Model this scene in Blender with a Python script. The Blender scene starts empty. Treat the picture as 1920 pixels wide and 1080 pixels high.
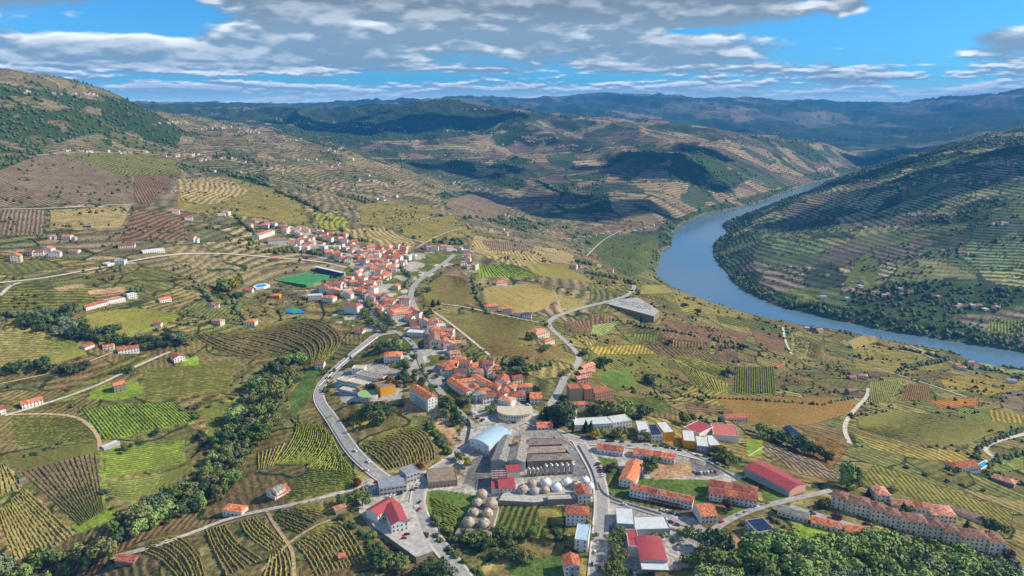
HAZE = 4.7e-5
EXPO = 0.34
import bpy, math, random
import numpy as np
from math import sin, cos, tan, atan, atan2, radians, pi, sqrt
random.seed(7)
RNG = np.random.default_rng(11)
SC = bpy.context.scene
COL = SC.collection
F = 1280.0
CZ = 300.0
PITCH = atan((540 - 205) / F)
CP, SP = cos(PITCH), sin(PITCH)

# ---------------------------------------------------------------- colours
def lin(hexs):
    h = hexs.lstrip('#')
    out = []
    for i in (0, 2, 4):
        c = int(h[i:i + 2], 16) / 255.0
        out.append(c / 12.92 if c <= 0.04045 else ((c + 0.055) / 1.055) ** 2.4)
    return tuple(out)

# ---------------------------------------------------------------- noise
def _hash(ix, iy, seed):
    h = (ix.astype(np.int64) * 374761393 + iy.astype(np.int64) * 668265263 + seed * 974634777) & 0xFFFFFFFF
    h = ((h ^ (h >> 13)) * 1274126177) & 0xFFFFFFFF
    h = h ^ (h >> 16)
    return (h & 0xFFFF) / 65535.0

def vnoise(x, y, seed=0):
    ix = np.floor(x); iy = np.floor(y)
    fx = x - ix; fy = y - iy
    fx = fx * fx * (3 - 2 * fx); fy = fy * fy * (3 - 2 * fy)
    a = _hash(ix, iy, seed); b = _hash(ix + 1, iy, seed)
    c = _hash(ix, iy + 1, seed); d = _hash(ix + 1, iy + 1, seed)
    return (a + (b - a) * fx) * (1 - fy) + (c + (d - c) * fx) * fy

def fbm(x, y, octv=4, seed=0):
    s = 0; a = 0.5; t = 0
    for o in range(octv):
        s = s + a * vnoise(x * 2 ** o + 17.3 * o, y * 2 ** o - 9.1 * o, seed + o); t += a; a *= 0.5
    return s / t

def sstep(a, b, x):
    t = np.clip((x - a) / (b - a), 0, 1)
    return t * t * (3 - 2 * t)

# ---------------------------------------------------------------- camera rays
def ray(u, v):
    u = np.asarray(u, float); v = np.asarray(v, float)
    a = (u - 960) / F; b = (540 - v) / F
    return a, CP + SP * b, -SP + CP * b          # x, y, z

def project(x, y, z):
    d = y * CP - (z - CZ) * SP
    return 960 + F * x / d, 540 - F * (y * SP + (z - CZ) * CP) / d

# ---------------------------------------------------------------- terrain
# control points of the valley: (pixel u, pixel v, height) or (u, v, None, distance)
CPZ = '''60 1075 -42;330 930 -30;440 830 -18;530 700 -6;0 1000 -20;200 900 -12;100 800 2;0 700 22;300 780 -2;400 705 2;
250 650 20;0 600 55;150 560 60;350 560 40;460 590 20;440 540 30;500 640 8;400 640 14;620 620 12;600 660 5;450 1040 -12;
300 1060 -20;600 960 -4;700 1060 -9;640 800 0;740 820 8;700 900 -2;850 850 0;765 770 9;870 1070 -8;960 1060 -9;1100 1060 -3;
1300 1060 0;1500 1060 3;1700 1060 -2;1900 1070 -14;960 900 0;1100 850 2;1200 800 2;1350 900 0;1450 960 2;1600 950 0;
1700 1000 -5;1880 1040 -14;1000 780 8;900 720 14;820 650 17;720 640 14;700 580 18;620 540 24;560 520 24;650 480 32;
560 450 50;500 425 62;740 470 30;860 480 18;800 540 16;950 560 0;1060 620 -6;1080 680 -1;1000 600 2;1150 576 -38;
1230 606 -53;1230 564 -55;1246 548 -76;1000 530 -5;950 480 2;1100 500 -62;1300 560 -160;1250 540 -150;1400 590 -165;1500 610 -170;1600 632 -176;1750 662 -190;
1900 690 -206;1200 650 -60;1300 700 -70;1400 660 -118;1150 700 -25;1250 760 -20;1400 780 -45;1500 740 -80;1600 700 -125;
1600 800 -60;1700 760 -100;1800 730 -142;1850 820 -90;1900 740 -155;1750 880 -50;1880 900 -68;1900 960 -48;1500 860 -15;
1600 860 -30;0 500 85;120 480 85;250 470 85;330 480 75;480 480 45;420 430 75;300 420 95;150 400 115;0 400 125;0 330 165;
250 290 155;120 290 175;60 260 215;200 250 210;420 300 120;400 350 100;550 350 70;550 300 95;650 340 30;700 380 12;
600 400 50;800 400 -20;760 440 16;860 440 -6;950 440 -70;1050 460 -120;1150 450 -180;1150 490 -165;1000 500 -40;
480 248 170;600 275 120;700 310 50;800 345 -20;900 385 -90;1000 415 -150;1200 430 -206;900 420 -60;
1700 500 -130;1700 400 -50;1700 340 20;1900 500 -120;1900 400 0;1900 320 90;1500 500 -168;1500 430 -120;1600 560 -190;1800 600 -195;
1560 400 -95;1450 520 -190'''
CPD = '''0 140 3000;150 165 3100;250 200 3200;330 243 3300;100 200 2350;0 200 2200;180 215 2500;
700 300 4150;800 335 3600;900 375 3300;1000 405 3100;1100 425 2950;1240 380 3250;1240 320 3950;1240 270 4900;1240 237 6000;
1000 340 3850;1000 280 4800;1000 216 6500;850 300 4350;850 250 5500;840 190 7000;700 250 6000;640 212 7000;550 230 6500;
430 203 8500;330 199 9000;740 205 7000;920 203 6900;1120 228 6300;1400 310 4250;1400 365 3900;1400 258 5700;1500 300 5200;1550 276 6000;1550 322 5000;
1640 298 5500;1480 269 8500;1300 262 8000;1640 285 7500;1700 288 7000;1280 200 12000;1000 198 12500;1210 184 14000;1100 194 13000;
950 194 13500;1150 235 9000;1000 226 9000;1500 202 13000;1450 232 10500;1600 242 10000;1700 216 11500;1640 204 14500;1800 216 10500;
1920 205 10000;1920 240 7500;1800 247 8500;1920 168 13000;1830 182 13500;1750 190 20000;1500 188 20000;1300 192 20000;700 195 19000;
450 197 19000;100 205 14000;0 199 38000;500 199 38000;1000 196 38000;1500 192 38000;1920 192 38000;1920 243 3800;1750 281 3950;
1640 311 4150;1560 345 4450;1920 272 5500;1750 303 5000;850 215 10000;600 208 11000'''
pts = []
for c in CPZ.replace('\n', '').split(';'):
    u, v, z = map(float, c.split()); dx, dy, dz = ray(u, v)
    k = (z - CZ) / dz; pts.append((k * dx, k * dy, z))
for c in CPD.replace('\n', '').split(';'):
    u, v, d = map(float, c.split()); dx, dy, dz = ray(u, v)
    k = d / dy; pts.append((k * dx, d, CZ + k * dz))
pts += [(-900, 330, 20), (900, 330, -30), (0, 200, -5), (-300, 220, -10), (300, 220, 0), (2500, 1500, -120), (-2500, 1500, 330), (4200, 3500, 320), (-6000, 5000, 420), (-20000, 20000, 400), (20000, 20000, 600)]
pts = np.array(pts)

def warp(x, y):
    return x / y, np.log(y)

C2 = 0.06 ** 2
ps, pt = warp(pts[:, 0], pts[:, 1])
n = len(ps)
K = np.sqrt((ps[:, None] - ps) ** 2 + (pt[:, None] - pt) ** 2 + C2)
A = np.zeros((n + 3, n + 3)); A[:n, :n] = K - 0.004 * np.eye(n)
A[:n, n] = 1; A[:n, n + 1] = ps; A[:n, n + 2] = pt; A[n:, :n] = A[:n, n:].T
W = np.linalg.solve(A, np.concatenate([pts[:, 2], [0, 0, 0]]))

# grid: rows along ln(y), columns along x/y
S0, S1, NC = -1.04, 1.04, 1240
T = [math.log(285.0)]
while T[-1] < math.log(25000):
    y = math.exp(T[-1])
    T.append(T[-1] + (0.0024 if y < 650 else 0.0036 if y < 1300 else 0.0046 if y < 8000 else 0.009))
T = np.array(T); Y = np.exp(T); NR = len(Y)
S = np.linspace(S0, S1, NC); DS = S[1] - S[0]
KS = 4
Sc = np.linspace(S0, S1, (NC - 1) // KS + 2); rc_ = np.unique(np.r_[np.arange(0, NR, KS), NR - 1]); Tc = T[rc_]
Hc = W[n] + W[n + 1] * Sc[None, :] + W[n + 2] * Tc[:, None]
for i in range(n):
    Hc += W[i] * np.sqrt((Sc[None, :] - ps[i]) ** 2 + (Tc[:, None] - pt[i]) ** 2 + C2)
Hr = np.stack([np.interp(S, Sc, row) for row in Hc])
fi = np.interp(T, Tc, np.arange(len(Tc))); i0 = np.clip(fi.astype(int), 0, len(Tc) - 2); wf = (fi - i0)[:, None]
Hg = Hr[i0] * (1 - wf) + Hr[i0 + 1] * wf
for _ in range(2):
    Hg[1:-1] = .25 * Hg[:-2] + .5 * Hg[1:-1] + .25 * Hg[2:]
    Hg[:, 1:-1] = .25 * Hg[:, :-2] + .5 * Hg[:, 1:-1] + .25 * Hg[:, 2:]
GX = S[None, :] * Y[:, None]; GY = np.repeat(Y[:, None], NC, 1)
Hg = np.clip(Hg, -216, 900)
# relief: gullies and spurs on the far hills, gentle swells near by
far = sstep(1500, 3400, GY)
rid = 1 - np.abs(2 * fbm(GX / 620 + .35 * GY / 620, GY / 900, 4, 5) - 1)
Hg += far * ((rid - 0.72) * np.clip(GY * 0.027, 0, 170)) * sstep(-216, -120, Hg)
Hg += (fbm(GX / 130, GY / 130, 3, 9) - .5) * (5 + 14 * far) * sstep(-216, -195, Hg) * sstep(500, 1000, GY)
r2 = 1 - np.abs(2 * fbm(GX / 2600 + GY / 5000, GY / 3200, 5, 33) - 1)
Hg += (r2 - .74) * 360 * sstep(7800, 12000, GY)
Hg += (fbm(GX / 2300, GY / 2300, 4, 21) - .5) * 160 * sstep(8500, 14000, GY) * (1 - .5 * sstep(15000, 30000, GY))
Hg = np.maximum(Hg, -216)
Hg = np.where((Hg > 420) & (GY > 15500), 420 + (Hg - 420) * .4, Hg)

# river: shoreline drawn as seen from the air, laid on the water level
WATER = -220.0
def onplane(pl, z):
    u, v = np.array(pl, float).T
    dx, dy, dz = ray(u, v); k = (z - CZ) / dz
    return np.stack([k * dx, k * dy], 1)
FARB = [(1338, 470), (1340, 488), (1370, 523), (1395, 545), (1427, 560), (1470, 577), (1513, 587), (1580, 603), (1647, 617), (1710, 628), (1780, 638), (1847, 650), (1920, 662), (2010, 672)]
NEARB = [(2010, 712), (1920, 700), (1847, 688), (1780, 667), (1697, 655), (1613, 638), (1513, 625), (1440, 610), (1367, 585), (1280, 555), (1245, 530), (1233, 517), (1240, 473), (1257, 463), (1262, 437), (1273, 427), (1280, 420), (1323, 401), (1380, 391), (1437, 376), (1467, 362), (1520, 344), (1567, 333), (1600, 324), (1650, 316)]
BACK = [(1660, 325), (1600, 331), (1580, 334), (1545, 344), (1510, 360), (1467, 380), (1390, 407), (1352, 422), (1366, 437), (1340, 452)]
RIV = onplane(FARB + NEARB + BACK, WATER)

def inside(px, py, poly):
    c = np.zeros(px.shape, bool); m = len(poly)
    for i in range(m):
        x1, y1 = poly[i]; x2, y2 = poly[(i + 1) % m]
        if y1 == y2: continue
        hit = ((y1 > py) != (y2 > py)) & (px < (x2 - x1) * (py - y1) / (y2 - y1) + x1)
        c ^= hit
    return c
def segdist(px, py, poly, closed=True):
    d = np.full(px.shape, 1e9); m = len(poly)
    for i in range(m if closed else m - 1):
        x1, y1 = poly[i]; x2, y2 = poly[(i + 1) % m]
        ex, ey = x2 - x1, y2 - y1; L = ex * ex + ey * ey + 1e-9
        t = np.clip(((px - x1) * ex + (py - y1) * ey) / L, 0, 1)
        d = np.minimum(d, (px - x1 - t * ex) ** 2 + (py - y1 - t * ey) ** 2)
    return np.sqrt(d)
rr = slice(np.searchsorted(Y, 1050), np.searchsorted(Y, 6500))
cx = slice(np.searchsorted(S, 0.05), NC)
wob = (fbm(GX[rr, cx] / 60, GY[rr, cx] / 60, 3, 3) - .5) * 22
ins = inside(GX[rr, cx], GY[rr, cx], RIV); sd = segdist(GX[rr, cx], GY[rr, cx], RIV)
sd = np.where(ins, -sd, sd) + wob
h = Hg[rr, cx]
Hg[rr, cx] = np.where(sd < 0, np.minimum(-221 + sd * .3, -221).clip(-232), np.minimum(h, np.maximum(-218.5 + sd * .5, -218.5)))
SHORE = np.full((NR, NC), 1e4); SHORE[rr, cx] = sd

def HZ(x, y):
    x = np.asarray(x, float); y = np.asarray(y, float)
    s = np.clip((x / y - S0) / DS, 0, NC - 1.001); c = s.astype(int); ws = s - c
    t = np.clip(np.interp(np.log(y), T, np.arange(NR)), 0, NR - 1.001); r = t.astype(int); wt = t - r
    return (Hg[r, c] * (1 - ws) + Hg[r, c + 1] * ws) * (1 - wt) + (Hg[r + 1, c] * (1 - ws) + Hg[r + 1, c + 1] * ws) * wt

def G(u, v):
    """ground point seen at a pixel: first hit of the ray with the terrain"""
    u = np.atleast_1d(np.asarray(u, float)); v = np.atleast_1d(np.asarray(v, float))
    out = np.empty((len(u), 3))
    for k0 in range(0, len(u), 600):
        dx, dy, dz = ray(u[k0:k0 + 600], v[k0:k0 + 600])
        s = dx / dy; m = dz / dy
        f = np.clip((s - S0) / DS, 0, NC - 1.001); c = f.astype(int); w = f - c
        hc = Hg[:, c] * (1 - w) + Hg[:, c + 1] * w
        dif = hc - (CZ + m[None, :] * Y[:, None])
        b = dif >= 0; i = b.argmax(0); i = np.where(b.any(0), i, NR - 1); i = np.maximum(i, 1)
        q = np.arange(len(s)); d1 = dif[i, q]; d0 = dif[i - 1, q]
        wt = np.clip(-d0 / np.where(np.abs(d1 - d0) < 1e-9, 1, d1 - d0), 0, 1)
        y = Y[i - 1] + (Y[i] - Y[i - 1]) * wt
        out[k0:k0 + 600, 0] = s * y; out[k0:k0 + 600, 1] = y; out[k0:k0 + 600, 2] = hc[i - 1, q] * (1 - wt) + hc[i, q] * wt
    return out

# the cemetery stands on a made-up shelf of the slope
_u, _v = np.array([(1136, 569), (1226, 593), (1236, 583), (1217, 570), (1196, 558), (1164, 561)], float).T
ZCEM = float(G([1136], [569])[0, 2]) + .6
_dx, _dy, _dz = ray(_u, _v); _k = (ZCEM - CZ) / _dz
_pg = np.stack([_k * _dx, _k * _dy], 1)
_r, _c = np.nonzero((GY > 950) & (GY < 1700) & (GX > 60) & (GX < 520))
_in = inside(GX[_r, _c], GY[_r, _c], _pg); _d = np.where(_in, 0, segdist(GX[_r, _c], GY[_r, _c], _pg))
_t = np.clip((GX[_r, _c] - _pg[0, 0]) / (_pg[1, 0] - _pg[0, 0]), 0, 1)
Hg[_r, _c] = np.maximum(Hg[_r, _c], ZCEM - 1.2 - 8.5 * _t - .33 * _d)

def P2(s):
    return [tuple(map(float, p.split(','))) for p in s.split()]
def densify(pl, n):
    pl = np.asarray(pl, float); L = np.r_[0, np.cumsum(np.linalg.norm(np.diff(pl, axis=0), axis=1))]
    t = np.linspace(0, L[-1], n)
    return np.stack([np.interp(t, L, pl[:, i]) for i in range(pl.shape[1])], 1)
def smooth(pl, it=2):
    pl = np.asarray(pl, float)
    for _ in range(it):
        q = np.empty((2 * len(pl), pl.shape[1])); q[0] = pl[0]; q[-1] = pl[-1]
        q[1:-1:2] = .75 * pl[:-1] + .25 * pl[1:]; q[2:-1:2] = .25 * pl[:-1] + .75 * pl[1:]
        pl = q
    return pl
# ---------------------------------------------------------------- land cover
PUu, PVv = project(GX, GY, Hg)
far_line = np.interp(PUu, [1330, 1340, 1370, 1427, 1513, 1647, 1780, 1920, 2100], [455, 478, 523, 560, 587, 617, 638, 662, 690])
RIGHT = (GX / GY > .26) & (GY > 1250) & (GY < 4700) & (((PVv < far_line) & (GX / GY > .29)) | (GX / GY > .7)) & (SHORE > -4)
RIGHT &= ~((GY > 3300) & (GX / GY < .44 + (GY - 3300) * .00003) & (PUu < 1500) & (PVv < 430) & (PUu < 1350 + (430 - PVv) * 2.2))
FARR = GY > 6600
MIDH = (~RIGHT) & (~FARR) & (GY > 2500) & (GX / GY > np.interp(GY, [2500, 3000, 3500, 4200], [.25, .12, -.12, -.40]))
UL = (~RIGHT) & (~FARR) & (~MIDH) & (GY > 1000) & (GX / GY < .12)
PAL = {
 'ul': ['7b6a50', '857458', '8d7d52', '6a663c', '97845a', '55602f', '7a6f45', '8a6f55', '615f3a'],
 'nr': ['8a7a42', '7a663e', '97863f', '6b7034', '8a6a42', '6d7834', '9a8a4a', '5f6638', '86763c'],
 'mid': ['6d5f4c', '8a745c', '8f7d55', '5c5a40', '48543a', '8a8050', '75604f', '937a5a', '4c5a3a'],
 'ri': ['46543a', '56643c', '6c7244', '6a6050', '80804c', '3e4c34', '5c6c42', '867c56'],
 'fa': ['3c4d3e', '4a5642', '626450', '3a4a3c', '706c58', '565c4e'],
}
PALA = {k: np.array([lin(c) for c in v]) * {'nr': .86, 'fa': 1.1, 'ri': 1.2}.get(k, 1) for k, v in PAL.items()}

def cells(x, y, L, seed, wamp=.35):
    wx = x / L + (fbm(x / L * .7, y / L * .7, 3, seed + 50) - .5) * wamp * 4
    wy = y / L + (fbm(x / L * .7 + 40, y / L * .7 + 9, 3, seed + 60) - .5) * wamp * 4
    ix = np.floor(wx); iy = np.floor(wy)
    b1 = np.full(x.shape, 9.); b2 = np.full(x.shape, 9.); cid = np.zeros(x.shape); cid2 = np.zeros(x.shape)
    for ox in (-1, 0, 1):
        for oy in (-1, 0, 1):
            jx = ix + ox; jy = iy + oy
            px = jx + _hash(jx, jy, seed); py = jy + _hash(jx, jy, seed + 1)
            d = np.sqrt((wx - px) ** 2 + (wy - py) ** 2)
            c = _hash(jx, jy, seed + 2); c2 = _hash(jx, jy, seed + 3)
            nb = d < b1
            b2 = np.where(nb, b1, np.minimum(b2, d)); cid = np.where(nb, c, cid); cid2 = np.where(nb, c2, cid2); b1 = np.where(nb, d, b1)
    return cid, cid2, b2 - b1
COLR = np.zeros((NR, NC, 3)); AUX = np.zeros((NR, NC, 3))   # AUX: row phase, row strength, woodiness
for key, mask, L in (('nr', ~(RIGHT | FARR | MIDH | UL), 62), ('ul', UL, 95), ('mid', MIDH, 190), ('ri', RIGHT, 120), ('fa', FARR, 520)):
    r, c = np.nonzero(mask)
    if not len(r): continue
    x = GX[r, c]; y = GY[r, c]; z = Hg[r, c]
    c1, c2, ed = cells(x, y, L, 100 + L)
    pa = PALA[key]; col = pa[np.minimum((c1 * len(pa)).astype(int), len(pa) - 1)]
    col = col * (.85 + .3 * c2)[:, None]
    if key in ('nr', 'ul'): col = col * .62 + pa.mean(0)[None] * .38
    lum = col.mean(1, keepdims=True); col = col * .78 + lum * .22 * np.array([1.12, 1., .72])
    nz = fbm(x / (L * .35), y / (L * .35), 3, 31)
    col = col * (.72 + .56 * nz)[:, None]
    hedge = (ed < .05) & (nz > .42)
    col[hedge] = np.array(lin('3c4a26')) * .9
    COLR[r, c] = col
    ph = {'nr': np.where(c2 > .45, z / 2.4 + c1 * 5, (x * np.cos(c1 * 19) + y * .45 * np.sin(c1 * 19)) / 5.), 'ul': z / 4.4 + c2 * 7 + .004 * x, 'mid': z / 8.5, 'ri': z / 6.5, 'fa': z / 20.}[key]
    AUX[r, c, 0] = ph; AUX[r, c, 1] = (c2 * .7 + .3) * {'nr': .8, 'ul': 1.1, 'mid': 1.05, 'ri': 1.15, 'fa': .2}[key]

# woods on the hills: noise-driven patches plus hand-drawn ones
WOOD = np.zeros((NR, NC))
wn = fbm(GX / 420, GY / 420, 4, 77)
WOOD = np.where(MIDH, sstep(.59, .63, wn), WOOD)
WOOD = np.where(RIGHT, sstep(.60, .64, wn) * .9, WOOD)
WOOD = np.where(FARR, sstep(.50, .56, fbm(GX / 1400, GY / 1400, 4, 78)), WOOD)
WOOD = np.where(UL & (GY > 1500), sstep(.63, .66, fbm(GX / 160, GY / 160, 4, 79)) * .6, WOOD)
def pxmask(s):
    pl = np.array(P2(s)); (u0, v0), (u1, v1) = pl.min(0), pl.max(0)
    m = np.zeros((NR, NC), bool); r, c = np.nonzero((PUu > u0) & (PUu < u1) & (PVv > v0) & (PVv < v1))
    if len(r): m[r, c] = inside(PUu[r, c], PVv[r, c], pl)
    return m
fz = fbm(GX / 90, GY / 90, 3, 80)
for s, a, gap in (('-330,120 -60,150 60,165 190,190 280,205 340,245 330,262 250,245 150,255 100,270 60,300 0,320 -60,330 -330,340', 1, .40),
               ('190,180 260,190 345,245 330,275 270,262 215,215', 1, .2),
               ('640,205 840,185 930,205 1040,215 1000,228 900,232 880,255 800,262 700,265 640,250 560,225', 1, .1),
               ('300,196 640,205 700,270 640,285 500,240 330,210', 1, .35),
               ('820,362 880,358 905,382 920,408 870,412 835,390', 1, .3), ('430,328 500,325 508,350 470,352 425,338', 1, .1),
               ('1060,330 1130,322 1150,400 1060,400 1020,375', 1, .46), ('1180,270 1330,280 1420,330 1330,370 1250,320', 1, .42),
               ('900,320 960,290 1000,300 960,340 900,350', 1, .44), ('1340,470 1300,455 1345,400 1500,350 1500,372 1390,425 1360,470', .8, .35),
               ('1345,505 1390,545 1470,575 1600,600 1780,634 1920,655 1920,640 1780,615 1600,580 1450,545 1390,510', 1, .50),
               ('1500,330 1700,285 1920,240 1920,290 1700,330 1560,350', .9, .42), ('1240,420 1330,385 1480,350 1480,358 1340,400 1262,435 1235,470 1225,440', .9, .3)):
    WOOD = np.maximum(WOOD, np.where(pxmask(s) & (fz > gap), a, 0))
WOOD *= (SHORE > 2)
AUX[..., 2] = WOOD
wc = np.array(lin('3a4a24'))[None, None] * ((.7 + .6 * fz) * np.where(FARR, 1.0, 1))[..., None]
COLR = COLR * (1 - WOOD[..., None]) + wc * WOOD[..., None]
AUX[..., 1] *= (1 - WOOD)
# shore
sh = (SHORE > -4) & (SHORE < 9)
COLR[sh] = np.array(lin('6d6a4a'))

# ---------------------------------------------------------------- hand-drawn fields
C = {'olive': '84793f', 'olive2': '6f6c36', 'brown': '745c44', 'mauve': '7b6a52', 'tan': '9a885a', 'yg': '86863a', 'green': '70783a', 'bright': '7c9034',
     'rust': '7c5e34', 'dark': '454c2b', 'yel': '92813a', 'orange': '9c6a32', 'pale': '868c50', 'pave': 'a8a296', 'soil': '8a6a50', 'town': 'a8a296', 'asph_shade': '77746f', 'sand': 'ab8c66', 'pink': '866a54', 'grass': '5c7034', 'road': '8d8b86', 'scrub': '58602f', 'dsoil': '6f5c42'}
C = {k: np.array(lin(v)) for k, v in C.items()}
# flat patches: polygon, colour, mix
PATCH = [
 ('0,320 60,295 120,288 190,300 250,345 262,380 100,384 0,388', 'mauve'), ('120,290 240,285 330,300 340,330 230,330 180,310', 'olive2'), ('250,330 335,325 280,385 255,380', 'brown'),
 ('335,340 420,330 500,350 560,375 585,425 470,405 380,400 330,390', 'olive'), ('330,335 420,332 470,360 400,385 340,375', 'tan'), ('0,392 88,392 80,440 0,442', 'mauve'), ('95,392 245,388 228,425 150,432 90,425', 'tan'),
 ('250,392 345,398 350,450 225,452', 'brown'), ('580,395 650,408 660,432 605,432', 'yg'), ('675,385 720,374 800,385 832,398 720,428 676,420', 'olive'), ('650,430 720,425 780,455 775,465 700,465 655,445', 'tan'),
 ('745,412 850,405 895,440 800,455 755,440', 'olive'), ('830,375 900,360 950,390 930,412 850,405', 'mauve'), ('890,440 1060,470 1090,490 960,500 880,470', 'tan'), ('1100,440 1235,440 1230,500 1180,520 1120,480', 'scrub'),
 ('0,640 40,630 150,650 160,665 60,700 0,705', 'olive'), ('10,605 45,598 95,630 60,632 20,625', 'yel'), ('0,545 140,530 280,560 200,580 60,590 0,590', 'olive2'),
 ('100,540 155,532 160,538 110,545', 'sand'), ('165,545 235,538 240,548 170,553', 'sand'), ('175,555 230,548 235,553 180,560', 'soil'),
 ('170,705 260,660 300,668 200,725 100,765 20,775 100,750', 'olive2'), ('170,728 255,715 275,735 230,750 165,748', 'bright'), ('345,675 370,668 375,690 330,695', 'bright'), ('330,780 415,758 395,768 385,785 330,795', 'soil'),
 ('185,835 195,835 200,945 225,955 215,975 185,985 150,1000 130,985 170,970 190,950', 'bright'), ('300,940 355,895 372,900 320,945', 'bright'),
 ('540,745 580,690 600,700 585,740 570,765 545,780', 'grass'), ('100,1045 180,1040 195,1075 100,1080', 'brown'), ('200,845 350,825 345,835 200,860', 'green'),
 ('640,560 760,540 800,600 850,640 900,690 960,745 1010,770 1000,800 900,790 830,745 760,700 700,640 620,600', 'town'), ('500,430 560,425 640,460 760,475 870,470 880,490 830,500 780,540 640,560 620,545 650,500 560,470', 'town'),
 ('870,800 960,780 1090,820 1100,860 1115,940 1060,948 935,945 905,925 880,900 840,860', 'pave'), ('680,900 800,880 905,900 900,930 790,930 780,1000 815,1035 780,1050 700,1000 672,958', 'pave'),
 ('1085,830 1250,838 1300,860 1400,895 1340,910 1230,900 1110,880', 'pave'), ('1130,935 1300,970 1330,1000 1330,1060 1200,1075 1130,1075', 'pave'), ('620,700 700,680 760,700 750,750 640,755', 'pave'), ('760,745 830,770 870,830 850,835 800,780 755,770', 'sand'),
 ('1420,835 1480,830 1570,880 1565,900 1500,890', 'mauve'), ('1400,825 1430,820 1430,850 1400,855', 'bright'), ('1120,855 1160,862 1165,890 1140,890', 'grass'), ('1170,895 1330,900 1320,945 1180,930', 'grass'), ('1140,905 1190,918 1190,935 1145,928', 'grass'),
 ('1215,872 1300,865 1310,890 1230,900', 'sand'), ('1425,915 1480,930 1480,950 1430,945', 'grass'), ('1355,955 1400,948 1400,965 1365,975', 'grass'), ('1485,985 1520,982 1600,1010 1560,1020 1490,1010', 'bright'), ('1345,1005 1390,1000 1390,1030 1355,1040', 'sand'),
 ('800,920 830,918 905,930 865,990 830,985 800,960', 'grass'), ('930,945 1060,950 1060,1000 960,1010 900,990', 'scrub'), ('1005,955 1050,952 1055,985 1010,985', 'olive'), ('960,1050 1050,1040 1060,1080 950,1080', 'grass'),
 ('1120,640 1250,660 1260,720 1150,735 1090,700', 'olive2'), ('1100,650 1230,645 1250,665 1120,665', 'yel'), ('1060,605 1125,592 1135,612 1085,628 1060,622', 'brown'), ('1230,635 1380,640 1390,655 1260,650', 'dsoil'), ('1195,643 1300,655 1385,660 1380,685 1250,670', 'dsoil'),
 ('1240,600 1400,625 1395,655 1235,632', 'brown'), ('1110,610 1160,600 1140,625 1105,635', 'pale'), ('1185,625 1235,622 1230,640 1190,640', 'green'), ('1330,640 1345,640 1340,665 1330,665', 'green'),
 ('1250,540 1400,575 1420,600 1280,585', 'olive'), ('1400,600 1480,620 1470,660 1420,650', 'brown'), ('1600,640 1720,660 1780,690 1690,705 1600,690', 'olive'), ('1750,700 1920,715 1920,735 1780,735', 'yel'), ('1700,690 1790,705 1770,712', 'rust'),
 ('1820,725 1880,732 1860,742 1830,738', 'yel'), ('1870,740 1920,730 1920,775 1880,760', 'mauve'), ('1740,752 1830,745 1840,757 1760,768', 'orange'), ('1790,765 1860,768 1855,790 1800,788', 'green'), ('1850,765 1920,780 1920,795 1860,788', 'yel'),
 ('1590,810 1700,835 1800,845 1830,865 1740,862 1640,845', 'olive'), ('1540,815 1590,840 1560,880 1510,850', 'rust'), ('1640,870 1900,960 1890,1000 1700,930 1610,905', 'olive2'), ('1770,852 1830,850 1830,868 1780,870', 'yel'),
 ('1850,868 1920,840 1920,880 1870,885', 'green'), ('1855,598 1920,600 1920,632 1850,622', 'green'), ('1300,720 1360,735 1350,760 1260,750', 'olive'), ('1280,755 1400,770 1380,775 1290,775', 'brown'), ('1150,745 1240,745 1260,775 1180,770', 'scrub'), ('1120,700 1180,690 1190,720 1150,735', 'grass'),
 ('905,450 1000,455 1000,470 920,470', 'mauve'), ('1340,590 1500,620 1480,628 1350,605', 'scrub'), ('1560,600 1700,630 1640,632 1540,612', 'green'), ('1480,540 1560,560 1500,570', 'green'), ('1580,535 1620,470 1650,500 1640,545', 'green'),
 ('884,862 919,850 921,925 896,918 868,905', 'asph_shade'), ('1068,890 1086,850 1105,885 1110,900', 'asph_shade'), ('1290,850 1340,862 1350,890 1300,895', 'asph_shade'),  # dark asphalt; the first patch paints in the shade beside the winery hall
]
def hash_i(t): return sum((i + 1) * ord(ch) for i, ch in enumerate(t))
wobu = PUu + (fz - .5) * 8; wobv = PVv + (fbm(GX / 25, GY / 25, 2, 83) - .5) * 4
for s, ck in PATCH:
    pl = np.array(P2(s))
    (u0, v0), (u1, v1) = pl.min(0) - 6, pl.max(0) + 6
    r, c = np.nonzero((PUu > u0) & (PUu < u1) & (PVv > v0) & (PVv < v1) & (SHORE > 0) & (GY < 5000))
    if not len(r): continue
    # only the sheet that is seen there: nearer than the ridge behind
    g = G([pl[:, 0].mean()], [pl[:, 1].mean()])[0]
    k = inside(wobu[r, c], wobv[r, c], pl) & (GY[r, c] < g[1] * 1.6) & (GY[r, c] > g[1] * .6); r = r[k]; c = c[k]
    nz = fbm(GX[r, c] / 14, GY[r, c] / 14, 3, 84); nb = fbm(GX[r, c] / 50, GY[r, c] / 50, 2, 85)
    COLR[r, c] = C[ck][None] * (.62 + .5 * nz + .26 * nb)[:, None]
    if ck == 'town':
        gq = fbm(GX[r, c] / 30, GY[r, c] / 30, 3, 86); gq2 = fbm(GX[r, c] / 12, GY[r, c] / 12, 2, 87)
        COLR[r, c] = np.where((gq > .47)[:, None], np.where((gq2 > .5)[:, None], C['olive2'], C['scrub'])[...], C['pave']) * (.62 + .5 * nz + .26 * nb)[:, None]
    if ck in ('pave', 'road', 'sand', 'grass', 'bright', 'town', 'asph_shade'): AUX[r, c, 1] = 0
    else:
        th = (abs(hash_i(s)) % 7) / 7 * 3.1; 
        AUX[r, c, 0] = (GX[r, c] * math.cos(th) + GY[r, c] * .5 * math.sin(th)) / 4.6 if hash_i(s) % 3 else Hg[r, c] / 2.2
        AUX[r, c, 1] = .75
    AUX[r, c, 2] = 0

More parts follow.
